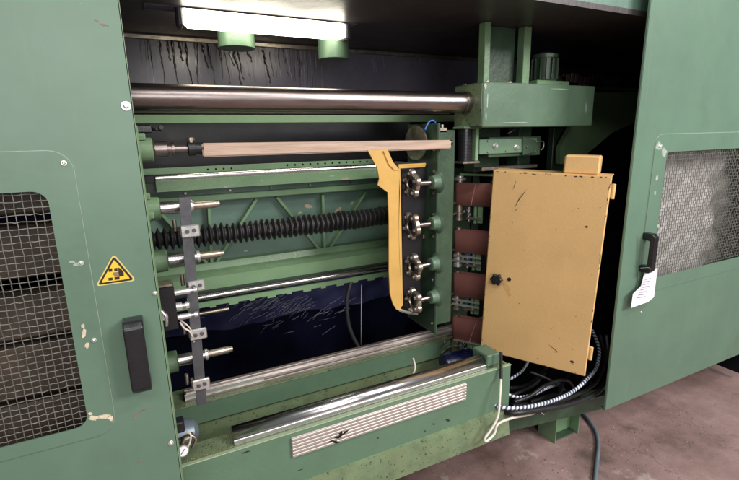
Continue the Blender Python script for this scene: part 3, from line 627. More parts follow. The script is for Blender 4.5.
bm = B(); cyl(bm, (p0.x, 1.62, p1.z+.0105), (p0.x, 1.62, hz0-0.0005), .009, 14); obj('spigot', bm, 'steel', bc)

# ------------------------------------------------------------------ sanding belts : stadium loops round vertical drums, stacked
dirv = Vector((0.567, -0.824, 0)); nv = Vector((-0.824, -0.567, 0))
def stadium(c0, L, r, n=12):
    out = []
    for k in range(n+1):
        a = math.pi/2+math.pi*k/n; out.append(c0+dirv*(r*math.cos(a))+nv*(-r*math.sin(a)) if False else c0+dirv*(r*math.cos(a))+nv*(r*math.sin(a)))
    c1 = c0+dirv*L
    for k in range(n+1):
        a = -math.pi/2+math.pi*k/n; out.append(c1+dirv*(r*math.cos(a))+nv*(r*math.sin(a)))
    return out
YB = 1.83
bands = [(455, 183, 205), (453, 230, 252), (451, 273, 296), (449, 317, 339)]
LB = 0.165; RB = 0.019
cxy = at(456.5, 240, YB+0.0); c0 = Vector((cxy.x+0.010, YB, 0))
where = ['topmost maroon sanding belt right below the black cylinder', 'second maroon sanding belt from the top with bare drum above it', 'third maroon sanding belt from the top above blue hoses', 'lowest maroon sanding belt just above the rear rail']
seams = {0: (0.085, 0.02), 3: (0.115, 0.035)}
for i, (px, ya, yb) in enumerate(bands):
    z1 = at(px, ya, YB).z; z0 = at(px, yb, YB).z
    t = thing('sanding_belt', (c0.x, c0.y, z0), where[i], 'sanding belt', 'maroon sanding belts in a stack')
    # drum
    bm = B(); zb_, zt_ = z0-0.012, z1+0.012; prf = [(0, .012), (0.0, .020), (.006, .020), (.008, .0175), (zt_-zb_-.008, .0175), (zt_-zb_-.006, .020), (zt_-zb_, .020), (zt_-zb_, .012)]
    lathe(bm, (c0.x, c0.y, zb_), (c0.x, c0.y, 9), prf, 24); obj('drum', bm, 'steel', t)
    bm = B(); c1 = c0+dirv*(LB+0.01); lathe(bm, (c1.x, c1.y, zb_), (c1.x, c1.y, 9), prf, 24); obj('drum', bm, 'steel', t)
    bm = B(); so = stadium(c0, LB+.01, RB); si = stadium(c0, LB+.01, RB-.0012); N = len(so)
    vs = [[bm.verts.new((p.x, p.y, z)) for p in l] for l, z in ((so, z0), (so, z1), (si, z0), (si, z1))]
    for k in range(N):
        j = (k+1) % N
        for (a, b) in ((0, 1), (3, 2), (2, 0), (1, 3)):
            f = bm.faces.new([vs[a][k], vs[a][j], vs[b][j], vs[b][k]]); f.smooth = a in (0, 3)
    be = obj('belt', bm, 'belt', t)
    if i in seams:
        s, sl = seams[i]; q = c0+nv*(RB+.0004); bm = B()
        prism(bm, [(q+dirv*(s-sl)).xy.to_3d()+Vector((0, 0, z0+.001)), (q+dirv*(s-sl+.004)).xy.to_3d()+Vector((0, 0, z0+.001)), (q+dirv*(s+.004)).xy.to_3d()+Vector((0, 0, z1-.001)), (q+dirv*s).xy.to_3d()+Vector((0, 0, z1-.001))], nv*0.0004)
        obj('splice', bm, 'seam', be)
    # spindle pieces between belts
    bm = B(); lathe(bm, (c0.x, c0.y, z0-0.082), (c0.x, c0.y, 9), [(0, .017), (.004, .024), (.018, .024), (.020, .020), (.032, .020), (.034, .026), (.044, .026), (.046, .021), (.07, .021)], 22); obj('spindle_nut', bm, 'bright' if i in (1,) else 'steel', t)
    q = c0+dirv*.045-nv*.012; bm = B(); prism(bm, [q+Vector((0, 0, z0-.070)), q+dirv*.075+Vector((0, 0, z0-.070)), q+dirv*.075+Vector((0, 0, z0-.058)), q+Vector((0, 0, z0-.058))], nv*.028); obj('belt_bracket', bm, 'steel', t)
    q = c0+dirv*.10+nv*.004; bm = B(); prism(bm, [q+Vector((0, 0, z0-.086)), q+dirv*.024+Vector((0, 0, z0-.086)), q+dirv*.024+Vector((0, 0, z0-.002)), q+Vector((0, 0, z0-.002))], nv*.006); obj('tension_strip', bm, 'green', t)
    if i in (1, 2):
        for zz in (-.022, -.048):
            bm = B(); prism(bm, [c0-dirv*.012+nv*.024+Vector((0, 0, z0+zz)), c0+dirv*.13+nv*.024+Vector((0, 0, z0+zz)), c0+dirv*.13+nv*.024+Vector((0, 0, z0+zz+.010)), c0-dirv*.012+nv*.024+Vector((0, 0, z0+zz+.012))], nv*.005); obj('cross_strip', bm, 'bright', t)
    bm = B(); c2 = c0+dirv*0.085; cyl(bm, (c2.x, c2.y, z0-.09), (c2.x, c2.y, z0-.002), .009, 12); obj('guide_rod', bm, 'green', t)
    bm = B(); c4 = c0+dirv*.05-nv*.004; lathe(bm, (c4.x, c4.y, z0-.084), (c4.x, c4.y, 9), [(0, .010), (.003, .013), (.02, .013), (.022, .008), (.05, .008), (.052, .013), (.076, .013)], 16); obj('idler_roller', bm, 'chrome', t)
    for kk in range(3):
        bm = B(); q4 = c0+dirv*(.035+.03*kk)+nv*.020+Vector((0, 0, z0-.030-.012*kk)); hexnut(bm, q4, nv, .006, .008); obj('screw', bm, 'bright', t)
    bm = B(); c3 = c0+dirv*0.06; cyl(bm, (c3.x, c3.y, z0-.075), (c3.x, c3.y, z0-.004), .006, 10); obj('air_hose', bm, 'bluehose' if i in (1, 2) else 'rubber', t)
    # finger rods pointing left towards the spindles
    for dz, ln in ((0.012, .07), (-0.045, .085)):
        bm = B(); s = Vector((c0.x-.02, c0.y, z0+dz)); tube(bm, [s, s+Vector((-ln*.6, -.01, -.004)), s+Vector((-ln, -.02, -.014))], .005, 8); obj('finger', bm, 'steel', t)
    if i == 0:
        bm = B(); lathe(bm, (c0.x, c0.y, z1+.0125), (c0.x, c0.y, 9), [(0, .031), (.010, .033), (.013, .03), (.013, .02), (.022, .02), (.024, .016)], 24); obj('top_cap', bm, 'bright', t)
        bm = B(); q = c0+dirv*.03; prism(bm, [c0+Vector((0, 0, z1+.036)), c0+dirv*.17+Vector((0, 0, z1+.036)), c0+dirv*.17+Vector((0, 0, z1+.046)), c0+Vector((0, 0, z1+.046))], -nv*.03); obj('top_arm', bm, 'green', t)
bm = B(); q = c0+dirv*.05-nv*.055
prism(bm, [q+Vector((0, 0, .62)), q+dirv*.03+Vector((0, 0, .62)), q+dirv*.03+Vector((0, 0, hz0-.001)), q+Vector((0, 0, hz0-.001))], -nv*.02)
tag(obj('belt_support', bm, 'dgreen'), 'upright dark green bar carrying the stack of sanding belts', 'support bar')
p = at(460, 342, 1.78); bm = B(); a0 = c0+nv*.03; prism(bm, [Vector((a0.x, a0.y, p.z)), Vector(((a0+dirv*.13).x, (a0+dirv*.13).y, p.z)), Vector(((a0+dirv*.13).x, (a0+dirv*.13).y, p.z+.006)), Vector((a0.x, a0.y, p.z+.006))], -nv*.05)
tag(obj('tray_edge', bm, 'bright'), 'thin bright metal tray under the lowest sanding belt', 'tray')

# ------------------------------------------------------------------ right spindle head : side plate with bosses and chucks
YS = 1.55
XP = 1.09
rh = thing('headstock', (XP, 1.7, 0.6), 'dark green upright head plate carrying the star chucks', 'machine head')
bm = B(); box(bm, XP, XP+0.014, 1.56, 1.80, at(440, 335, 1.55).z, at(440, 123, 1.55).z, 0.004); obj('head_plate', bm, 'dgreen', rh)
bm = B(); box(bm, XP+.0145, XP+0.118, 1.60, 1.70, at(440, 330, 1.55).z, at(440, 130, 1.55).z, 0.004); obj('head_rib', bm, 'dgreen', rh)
for k in range(9):
    p = at(440, 150+k*22, 1.54); bm = B(); hexnut(bm, (XP, 1.58, p.z), (-1, 0, 0), .007, .008); obj('bolt', bm, 'steel', rh)
def chuck(label, px, py, rot, rough=False):
    p = at(px, py, YS); c = Vector((p.x, YS, p.z))
    t = thing('star_chuck', c, label, 'chuck', 'steel star chucks in a column')
    n = 5
    bm = B(); lathe(bm, c+Vector((-.003, 0, 0)), c+Vector((1, 0, 0)), [(0, .019), (-.006, .022), (-.006, .040), (-.002, .047), (.014, .047), (.020, .036), (.026, .016)], 32)
    obj('hub', bm, 'steel', t)
    bm = B(); lathe(bm, c+Vector((-.0045, 0, 0)), c+Vector((1, 0, 0)), [(0, .006), (.0, .0185), (.001, .0185)], 20); obj('centre_bore', bm, 'rubber', t)
    for k in range(n):
        a = rot+2*math.pi*k/n; rad = Vector((0, math.cos(a), math.sin(a))); q = c+rad*.042
        bm = B(); cyl(bm, q+Vector((-.013, 0, 0)), q+Vector((.013, 0, 0)), .0185, 16, .005); j = obj('jaw', bm, 'steel', t)
        bm = B(); hexnut(bm, q+Vector((-.013, 0, 0)), (-1, 0, 0), .0065, .005); obj('jaw_screw', bm, 'bright', j)
    bm = B(); cyl(bm, c+Vector((.022, 0, 0)), Vector((XP-.026, c.y, c.z)), .0105, 18, .001); obj('shaft', bm, 'roller', t)
    bm = B(); lathe(bm, (XP-.0265, c.y, c.z), (XP+1, c.y, c.z), [(-.012, .022), (-.010, .027), (.008, .029), (.018, .034), (.026, .046)], 24); obj('boss', bm, 'shaded_headgreen', t)
    return t
chuck('topmost star chuck, just below the wooden bar end', 411.5, 184, 1.57)
chuck('second star chuck from the top, level with the black screw bellows', 411.5, 226, 0.9)
chuck('third star chuck from the top, level with the lower chrome rail', 413.5, 267, 0.4)
chuck('lowest star chuck, beside the curled tip of the yellow guard', 413.5, 301, 1.2)
# yellow guard
yg = thing('chuck_guard', at(395, 312, 1.5), 'bent mustard yellow guard arm standing left of the star chucks', 'guard')
YG = 1.47
out = [(368, 150.5), (387.5, 149.5), (393, 162), (399, 169), (399.8, 192.5), (398.8, 230), (399.8, 262), (401, 290), (402, 300), (401.8, 306), (400, 310), (396.5, 309.5), (393, 304), (391, 297), (390.0, 293), (389.0, 272), (389, 251), (389, 222), (388, 192.5), (377.7, 185), (379.3, 179), (377.5, 168.5)]
bm = B(); prism(bm, [at(a, b, YG) for a, b in out], (0, 0.006, 0)); obj('front_plate', bm, 'gold', yg)
bm = B(); prism(bm, [at(399.3, 168, YG), at(399.3, 168, YG)+Vector((.004, 0, 0)), at(402, 306, YG)+Vector((.004, 0, 0)), at(402, 306, YG), at(399.5, 262, YG), at(398.6, 230, YG)], (0, .004, 0)); obj('inner_flange', bm, 'gold', yg)
bm = B(); prism(bm, [at(399.5, 169, 1.477), at(399.5, 262, 1.477), at(401, 304, 1.477), at(404, 308, 1.619), at(402.5, 262, 1.619), at(401.5, 168, 1.619)], (.003, 0, 0)); obj('channel_web', bm, 'black', yg)
bm = B(); prism(bm, [at(395, 161, 1.62), at(427, 164, 1.62), at(426, 200, 1.62), at(420, 270, 1.62), at(421, 306, 1.62), at(417, 314, 1.62), at(398, 311, 1.62)], (0, .006, 0)); obj('back_plate', bm, 'black', yg)
bm = B(); tube(bm, [at(400, 310, 1.47), at(408, 312.5, 1.52), at(417, 314, 1.60)], .006, 8); obj('curled_lip', bm, 'bright', yg)
bm = B(); prism(bm, [at(387.5, 150.5, YG-.001), at(383, 151, YG-.001), at(388.5, 164.5, YG-.001), at(394, 170, YG-.001), at(398.8, 169.5, YG-.001), at(393, 163, YG-.001)], (0, -.004, 0)); obj('bent_flange', bm, 'gold', yg)
bm = B(); prism(bm, [at(398.6, 165.5, YG), at(426, 164, 1.60), at(425, 167, 1.60), at(399, 168.5, YG)], (0, .002, .004)); obj('top_lip', bm, 'gold', yg)
for (a, b) in ((426, 236), (424, 299.5)):
    q = at(a, b, 1.66); bm = B(); box(bm, q.x-.02, XP-.0005, 1.65, 1.67, q.z-.008, q.z+.008, .001); obj('bracket', bm, 'gold', yg)
# round plate behind the wooden bar
p = at(415, 143, 1.68); bm = B(); lathe(bm, p, p+Vector((1, 0.12, 0)), [(0, .03), (0, .062), (.002, .072), (.008, .072), (.012, .03)], 40)
tag(obj('round_disc', bm, 'steel'), 'round grey steel disc behind the right end of the wooden bar', 'disc')
# bits on top of the head plate
vb = thing('valve_block', at(435, 130, 1.62), 'small steel valve block with blue air hose behind the bar end', 'valve')
p = at(436, 130, 1.64); bm = B(); box(bm, p.x-.03, p.x+.03, 1.60, 1.66, p.z-.012, p.z+.008, .002); obj('block', bm, 'steel', vb)
for k in range(3):
    q = p+Vector((-.018+.018*k, -.02, .008)); bm = B(); cyl(bm, q, q+Vector((0, 0, .014)), .006, 12); obj('fitting', bm, 'bright' if k == 1 else 'steel', vb)
bm = B(); tube(bm, [at(425, 130, 1.6), at(429, 122, 1.6), at(434, 121, 1.6), at(437, 127, 1.61)], .0035, 8); obj('air_hose', bm, 'bluehose', vb)
bm = B(); cyl(bm, at(443, 143, YS), at(452, 142.5, YS), .011, 16); obj('black_stub', bm, 'rubber', vb)

# ------------------------------------------------------------------ spindles on the left
def boss_spindle(label, pa, pb, ybase, rs, xend, r2=None, name='spindle'):
    z = at(pa, ybase, YS).z; t = thing(name, (0.0, YS, z), label, 'spindle', 'spindles sticking out of the left frame')
    xa = at(pa, ybase, YS).x; xb = at(pb, ybase, YS).x
    bm = B(); lathe(bm, (-.03, YS, z), (9, YS, z), [(0, .05), (.03+xa-.015, .05), (.03+xa-.012, .037), (.03+xb-.003, .036), (.03+xb, .033)], 30); obj('boss', bm, 'green', t)
    for k in range(4):
        a = .5+k*math.pi/2; bm = B(); hexnut(bm, (xa-.017, YS+.045*math.cos(a), z+.045*math.sin(a)), (1, 0, 0), .008, .01); obj('bolt', bm, 'green', t)
    return t, xb, z
t, xb, z = boss_spindle('driving spindle gripping the left end of the wooden bar', 140, 153, 150, .016, 0)
seg = [(0, .026), (.004, .029), (.006, .024), (.04, .024), (.042, .017), (.052, .017), (.053, .021), (.060, .021), (.061, .013), (.10, .012)]
bm = B(); lathe(bm, (xb, YS, z), (9, YS, z), seg, 24); obj('shaft', bm, 'roller', t)
bm = B(); lathe(bm, (xb+.098, YS, z), (9, YS, z), [(0, .018), (.003, .023), (.022, .023), (.024, .019), (.05, .018)], 20); obj('gripper', bm, 'rubber', t)
bm = B(); lathe(bm, (xb+.110, YS-.006, z+.019), (xb+.110, YS-.006, 9), [(0, .008), (.006, .008), (.006, .012), (.014, .012), (.016, .007)], 14); obj('set_screw', bm, 'steel', t)
xw = xb+.14
for (lab, ya, xe) in (('spindle level with the top of the upright grey bar', 209, 219), ('spindle just below the black screw bellows', 262, 224), ('lowest spindle, below the black pneumatic block', 363, 233)):
    t, xb, z = boss_spindle(lab, 152 if ya < 300 else 166, 160 if ya < 230 else (168 if ya < 300 else 178), ya, .012, 0)
    xe = at(xe, ya-8, YS).x
    bm = B(); lathe(bm, (xb, YS, z), (9, YS, z), [(0, .018), (.002, .020), (.075, .020), (.077, .016), (.10, .016), (.101, .012)], 22); obj('shaft', bm, 'chrome', t)
    bm = B(); lathe(bm, (xb+.10, YS, z), (9, YS, z), [(0, .0125), (xe-xb-.115, .0125), (xe-xb-.11, .010), (xe-xb-.10, .009)], 20); obj('arbor', bm, 'steel', t)
    bm = B(); lathe(bm, (xb+.088, YS, z), (9, YS, z), [(0, .0165), (0, .020), (.008, .020), (.01, .0165)], 20); obj('collar', bm, 'bright', t)
# wooden bar
ze = at(445, 144.5, YS).z; x_end = at(449, 144, YS).x; zl_ = at(205, 150, YS).z; hw = 0.0215
bm = B(); t = bmesh.new(); bmesh.ops.create_cube(t, size=1)
for v in t.verts:
    s = v.co.x+.5; h = hw*(1.0-0.18*s); v.co = Vector((xw+(x_end-xw)*s, YS+v.co.y*2*h, (zl_*(1-s)+ze*s)+v.co.z*2*h))
bmesh.ops.bevel(t, geom=t.edges[:], offset=.004, segments=2, affect='EDGES'); merge(bm, t)
tag(obj('wooden_bar', bm, 'wood'), 'long square pinkish wooden bar clamped across the opening', 'wooden bar')
# limit switch left of the wood
p = at(145, 129, 1.6); bm = B(); box(bm, -.02, p.x+.02, 1.59, 1.63, p.z-.012, p.z+.012, .003); ls = thing('limit_switch', (p.x, 1.6, p.z-.012), 'small black limit switch with lever above the top spindle', 'switch'); obj('switch_body', bm, 'plastic', ls)
bm = B(); tube(bm, [(p.x+.02, 1.60, p.z), (p.x+.045, 1.60, p.z-.004)], .005, 8, 0); cyl(bm, (p.x+.046, 1.59, p.z+.004), (p.x+.046, 1.61, p.z+.004), .008, 14); obj('lever', bm, 'rubber', ls)

# upright flat bar with clamps
ub_ = thing('upright_bar', at(202, 405, 1.44), 'dark grey upright flat bar with silver clamps in front of the spindles', 'bar')
q0 = at(202.0, 405, 1.44); q1 = at(184.5, 197.5, 1.44)
bm = B(); w = .0155; prism(bm, [q0+Vector((-w, 0, 0)), q0+Vector((w, 0, 0)), q1+Vector((w, 0, 0)), q1+Vector((-w, 0, 0))], (0, .014, 0)); obj('flat_bar', bm, 'flatbar', ub_)
for (a, b, s) in ((190, 230.5, 1), (196, 285, .9), (198, 333, .95), (201, 383, 1.0)):
    p = at(a, b, 1.44); bm = B(); box(bm, p.x-.027*s, p.x+.027*s, 1.428, 1.4395, p.z-.019*s, p.z+.018*s, .003); c = obj('clamp', bm, 'bright', ub_)
    bm = B(); box(bm, p.x-.030*s, p.x-.018*s, 1.44, 1.47, p.z-.012, p.z+.012, .002); obj('clamp_back', bm, 'steel', c)
    bm = B(); cyl(bm, (p.x-.009, 1.4285, p.z), (p.x-.009, 1.421, p.z), .006, 12); cyl(bm, (p.x+.010, 1.4285, p.z+.002), (p.x+.010, 1.421, p.z+.002), .006, 12); obj('clamp_screw', bm, 'flatbar', c)
    bm = B(); cyl(bm, (p.x-.04*s, 1.455, p.z), (p.x-.04*s, 1.455, p.z+.035), .006, 10); obj('clamp_pin', bm, 'steel', c)
bm = B(); tube(bm, [at(188, 228, 1.48), at(188, 250, 1.50), at(190, 275, 1.48)], .004, 8); tube(bm, [at(190, 318, 1.47), at(193, 322, 1.47), at(195, 330, 1.46), at(197, 345, 1.47), at(196, 365, 1.47), at(199, 380, 1.46)], .004, 8); obj('thin_pipe', bm, 'white', ub_)
# black pneumatic block
pb_ = thing('pneumatic_block', at(168, 330, 1.40), 'black pneumatic block with white pistons beside the left door edge', 'pneumatic block')
YP = 1.39; a0 = at(159, 289, YP); a1 = at(179, 329, YP)
bm = B(); box(bm, -.01, a1.x, YP, YP+.06, a1.z, a0.z, .003); obj('block', bm, 'plastic', pb_)
bm = B(); box(bm, .0, a1.x-.002, YP+.004, YP+.058, a0.z+.0003, a0.z+.008, .002); obj('top_cover', bm, 'steel', pb_)
for (ya, xe, r) in ((292, 197, .009), (306, 189, .012), (317, 198, .009)):
    z = at(180, ya, YP+.02).z; xe = at(xe, ya, YP+.02).x
    bm = B(); lathe(bm, (a1.x+.0003, YP+.02, z), (9, YP+.02, z), [(0, r), (xe-a1.x-.02, r), (xe-a1.x-.019, r*.5), (xe-a1.x-.011, r*.5), (xe-a1.x-.010, r*.9), (xe-a1.x, r*.9), (xe-a1.x+.003, r*.5)], 18); obj('piston', bm, 'bright', pb_)
bm = B(); p = at(164, 316, YP-.002); tube(bm, [p+Vector((-.008, -.004, .02)), p+Vector((.004, -.01, .0)), p+Vector((.002, -.004, -.03))], .006, 8); cyl(bm, p+Vector((0, .002, 0)), p+Vector((0, -.014, 0)), .011, 14); obj('fitting', bm, 'bright', pb_)
bm = B(); tube(bm, [at(180, 322, 1.42), at(184, 328, 1.42), at(190, 332, 1.42), at(194, 342, 1.44)], .0028, 8); tube(bm, [at(180, 320, 1.43), at(188, 326, 1.43), at(193, 334, 1.44)], .0024, 8); obj('thin_tube', bm, 'white', pb_)
# gauge and regulator at the lower left
gg = thing('pressure_gauge', at(178, 452, 1.34), 'small white pressure gauge with fittings at the foot of the left frame', 'gauge')
p = at(182, 450, 1.30); ax = Vector((.15, -1, .35)).normalized()
bm = B(); lathe(bm, p, p+ax, [(0, .010), (.002, .0165), (.014, .0165), (.016, .0145)], 26); g1 = obj('case', bm, 'bright', gg)
bm = B(); lathe(bm, p+ax*.0162, p+ax*2, [(0, .0135), (.0006, .0135)], 24); obj('dial', bm, 'paper', g1)
bm = B(); s = ax.orthogonal().normalized(); tube(bm, [p+ax*.0172-s*.007, p+ax*.0172+s*.009], .0012, 5, 0); obj('needle', bm, 'signk', g1)
q = at(183, 438, 1.35); bm = B(); cyl(bm, q+Vector((-.03, 0, -.015)), q+Vector((.03, 0, .0)), .012, 14); tube(bm, [q+Vector((.02, -.01, .01)), q+Vector((.035, -.012, -.008)), q+Vector((.022, -.012, -.035))], .005, 8); tube(bm, [q, p], .006, 8, 0); obj('pipe_fitting', bm, 'steel', gg)
bm = B(); tube(bm, [at(186, 433, 1.33), at(190.5, 434, 1.32), at(190, 442, 1.32), at(187, 448, 1.32)], .0028, 8); obj('lever', bm, 'white', gg)
q = at(180, 424, 1.36); bm = B(); box(bm, q.x-.03, q.x+.012, 1.34, 1.38, q.z-.02, q.z+.016, .004); obj('regulator', bm, 'plastic', gg)
p = at(190, 432, 1.62); bm = B(); lathe(bm, (-.1, p.y, p.z), (9, p.y, p.z), [(0, .055), (.10+p.x-.02, .055), (.10+p.x+.015, .045), (.10+p.x+.03, .02)], 32)
tag(obj('dust_duct', bm, 'duct'), 'rounded bluish grey duct end behind the pressure gauge', 'duct')

# ------------------------------------------------------------------ rear carriage (truss) with rails
tr = thing('rear_truss', (0.6, 1.85, H-.6), 'green ribbed truss beam with perforated strip and two chrome rails', 'truss')
XT0, XT1 = -0.3, 1.045
Z = lambda py, Y: atz(py, Y, 300)
bm = B(); box(bm, XT0, XT1, 1.88, 1.888, Z(169, 1.88), Z(162, 1.88), .001); ps = obj('perforated_strip', bm, 'green', tr)
bm = B(); zc = Z(164.6, 1.88)
k = 0.55
while k < XT1-.02:
    t = bmesh.new(); lathe(t, (k, 1.8799, zc), (k, 1, zc), [(0, .0045), (.0006, .0045)], 8); merge(bm, t); k += .034
for kx in (.23, .26, .29, .32): t = bmesh.new(); lathe(t, (kx, 1.8799, zc-.002), (kx, 1, zc), [(0, .004), (.0006, .004)], 8); merge(bm, t)
obj('punched_hole', bm, 'void', ps, kind='stuff')
xa = atx(155, 1.80, 178)
bm = B(); cyl(bm, (xa, 1.80, Z(170.8, 1.80)), (XT1, 1.80, Z(170.8, 1.80)), .0135, 24); obj('upper_rail', bm, 'chrome', tr)
bm = B(); box(bm, -.1, xa-.0005, 1.78, 1.82, Z(174.5, 1.8), Z(167.5, 1.8), .003); obj('rail_end_block', bm, 'rubber', tr)
bm = B(); strip_along_x(bm, [(1.776, Z(183, 1.776)), (1.776, Z(173.6, 1.776)), (1.80, Z(173.6, 1.776)+.004), (1.86, Z(173.6, 1.776)+.004), (1.86, Z(173.6, 1.776)-.004), (1.784, Z(175, 1.776)), (1.784, Z(183, 1.776))], xa, XT1); obj('rail_angle', bm, 'green', tr)
bm = B(); box(bm, XT0, XT1, 1.866, 1.880, Z(189, 1.866), Z(175, 1.866), .001); obj('shade_web', bm, 'plate', tr)
for px in (185, 230, 271, 310, 350):
    p = at(px, 0, 1.86); x = atx(px, 1.86, 190); z = Z(185.5, 1.86); bm = B(); hexnut(bm, (x, 1.866, z), (0, -1, 0), .006, .012); obj('bolt', bm, 'steel', tr)
bm = B(); box(bm, XT0, XT1, 1.835, 1.866, Z(194.5, 1.835), Z(188.6, 1.835), .003); obj('upper_flange', bm, 'green', tr)
bm = B(); box(bm, XT0, XT1, 1.90, 1.906, Z(262, 1.9), Z(188, 1.9), .001); obj('web_plate', bm, 'plate', tr)
def rib(a, b):
    A_ = at(*a, 1.868); B_ = at(*b, 1.868); dd = (B_-A_).normalized(); n_ = Vector((dd.z, 0, -dd.x))*.0055
    bm = B(); prism(bm, [A_-n_, A_+n_, B_+n_, B_-n_], (0, .0315, 0)); obj('rib', bm, 'green', tr)
for a, b in (((209, 206), (212, 264)), ((158, 210), (207, 263)), ((257, 199), (217, 262)), ((323, 195), (325, 251)), ((277, 197), (321, 251)), ((366, 192), (329, 250)), ((388, 192), (397, 203))): rib(a, b)
zt0, zt1, zt2 = Z(255.5, 1.88), Z(264, 1.80), Z(279, 1.80)
bm = B(); strip_along_x(bm, [(1.90, Z(248.5, 1.90)), (1.864, Z(251, 1.864)), (1.855, zt0), (1.80, zt1), (1.80, zt2), (1.815, zt2), (1.86, zt1-.01), (1.90, zt0-.01)], XT0, XT1); obj('lower_flange', bm, 'green', tr)
bm = B(); box(bm, XT0, XT1, 1.768, 1.7995, Z(279.2, 1.768), Z(277.6, 1.768)+.0, .001); obj('rail_shelf', bm, 'black', tr)
xl = atx(187, 1.76, 303)
bm = B(); cyl(bm, (xl, 1.76, Z(281.4, 1.76)), (XT1-.02, 1.76, Z(281.4, 1.76)), .0105, 24); obj('lower_rail', bm, 'chrome', tr)
# toothed strip
zt, zm = Z(286, 1.77), Z(290.5, 1.77); x = xl-.05; poly = [(x, 1.77, zt)]; bot = []
pat = [(.05, .0), (.035, .010), (.045, .002), (.022, .008)]
i = 0; xx = x
while xx < XT1-.03:
    l, dz = pat[i % 4]; bot += [(xx, 1.77, zm-dz), (min(xx+l, XT1-.02), 1.77, zm-dz)]; xx += l+.0005; i += 1
poly = [(XT1-.02, 1.77, zt), (x, 1.77, zt)]+bot
bm = B(); prism(bm, poly, (0, .008, 0)); obj('toothed_strip', bm, 'green', tr)
bm = B(); cyl(bm, (xl+.02, 1.79, Z(296, 1.79)), (atx(228, 1.79, 299), 1.79, Z(296, 1.79)), .007, 14); obj('short_pipe', bm, 'steel', tr)
bm = B(); box(bm, -.25, .35, 1.78, 1.82, Z(320, 1.8), Z(299, 1.8), .002); 
bm.free()
# bellows screw cover
bm = B(); YW = 1.72; zcn = Z(224.5, YW); prof = []; x = -.05; pitch = .0215; Lb = 1.06
k = 0
while k*pitch < Lb:
    t0 = k*pitch; j = 1+random.uniform(-.05, .05)
    prof += [(t0, .0235), (t0+pitch*.32, .0395*j), (t0+pitch*.5, .0405*j), (t0+pitch*.82, .0235)]; k += 1
lathe(bm, (x, YW, zcn), (9, YW, zcn), prof, 30)
for v in bm.verts:
    s = (v.co.x-x)/Lb; v.co.z += -0.006*math.sin(math.pi*s)+.0015*math.sin(v.co.x*37); 
M['bell'] = mat('dusty_bellows_rubber', (0.016, 0.015, 0.016), 0.5, var=0.3, scale=30, bump=0.3, dirt=(0.05, 0.045, 0.04), dirt_amt=0.4, dscale=10, chip=(0.22, 0.19, 0.17), chip_amt=0.12, cscale=55)
tag(obj('screw_bellows', bm, 'bell'), 'long black ribbed rubber bellows running across the truss', 'bellows')

# curved hose and thin cord hanging in the pit
bm = B(); tube(bm, [at(351, 282, 2.2), at(347, 300, 2.2), at(349, 325, 2.2), at(358, 346, 2.2), at(372, 362, 2.2)], .011, 12); tag(obj('hanging_hose', bm, 'flatbar'), 'dark grey hose curving down behind the lower chrome rail', 'hose')
bm = B(); tube(bm, [at(361.5, 285, 2.25), at(361, 345, 2.25)], .0022, 6, 0); tag(obj('pale_string', bm, 'white'), 'thin pale cord hanging straight beside the curved hose', 'cord')
# blue motor behind the belts
bmo = thing('blue_motor', at(448, 372, 2.05), 'dark blue motor lying under the rear rail right of the pit', 'motor')
q = at(457, 360, 1.74); bm = B(); lathe(bm, q+Vector((-.09, 0, 0)), q+Vector((9, 0, 0)), [(0, .02), (0, .038), (.006, .043), (.02, .043), (.022, .038), (.16, .038), (.162, .043), (.18, .043), (.18, .03)], 28); obj('motor_body', bm, 'blue', bmo)
bm = B()
for k in range(18):
    a = 2*math.pi*k/18; c = q+Vector((0, .040*math.cos(a), .040*math.sin(a))); t = bmesh.new(); bmesh.ops.create_cube(t, size=1); merge(bm, t, Matrix.Translation(c) @ Matrix.Rotation(a, 4, 'X') @ Matrix.Diagonal((.125, .010, .002, 1)))
obj('cooling_fin', bm, 'blue', bmo, kind='stuff')
bm = B(); tube(bm, [at(413, 358, 1.62), at(415, 368, 1.6), at(411, 378, 1.58), at(405, 386, 1.5), at(392, 392, 1.5)], .0045, 8); tag(obj('white_cable', bm, 'white'), 'short pale cable dropping into the trough left of the blue motor', 'cable')

# ------------------------------------------------------------------ yellow cabinet
YL = 1.6; XL = 0.868*YL; cw = 0.296*YL; chh = 0.551*YL; zc0 = H-0.653*YL
ang = math.atan2(-.824, .567)-math.radians(2.0); cw *= 1.0
cb = thing('yellow_cabinet', (XL, YL, zc0), 'scuffed ochre yellow control cabinet with black knob, turned to the left', 'cabinet', rz=ang)
cb.rotation_euler = (0, math.radians(1.7), ang)
# local: x along the face (0..cw), y behind face (0..+D), z up ; local -y faces the camera
D_ = 0.115
bm = B(); box(bm, 0.004, cw-.006, .0145, D_, .003, chh-.004, .004); obj('cabinet_body', bm, 'yellow', cb, local=True)
bm = B(); box(bm, 0, cw, 0, .014, 0, chh, .0045); dr = obj('cabinet_door', bm, 'yellow', cb, local=True)
kx, kz = cw*.125, chh*.435
bm = B(); lathe(bm, (kx, 0, kz), (kx, -1, kz), [(0, .014), (.014, .013), (.016, .018)], 18); obj('knob_stem', bm, 'plastic', dr, local=True)
bm = B(); t = bmesh.new(); n = 36; rings = []
for (yy, sc_) in ((-.014, .85), (-.017, 1), (-.031, 1), (-.035, .8)):
    rings.append([t.verts.new((kx+sc_*(.0255+.0035*math.cos(6*2*math.pi*k/n))*math.cos(2*math.pi*k/n), yy, kz+sc_*(.0255+.0035*math.cos(6*2*math.pi*k/n))*math.sin(2*math.pi*k/n))) for k in range(n)])
for i in range(3):
    for k in range(n): t.faces.new([rings[i][k], rings[i][(k+1) % n], rings[i+1][(k+1) % n], rings[i+1][k]])
t.faces.new(rings[0]); t.faces.new(rings[-1][::-1]); merge(bm, t); obj('knob', bm, 'plastic', dr, local=True)
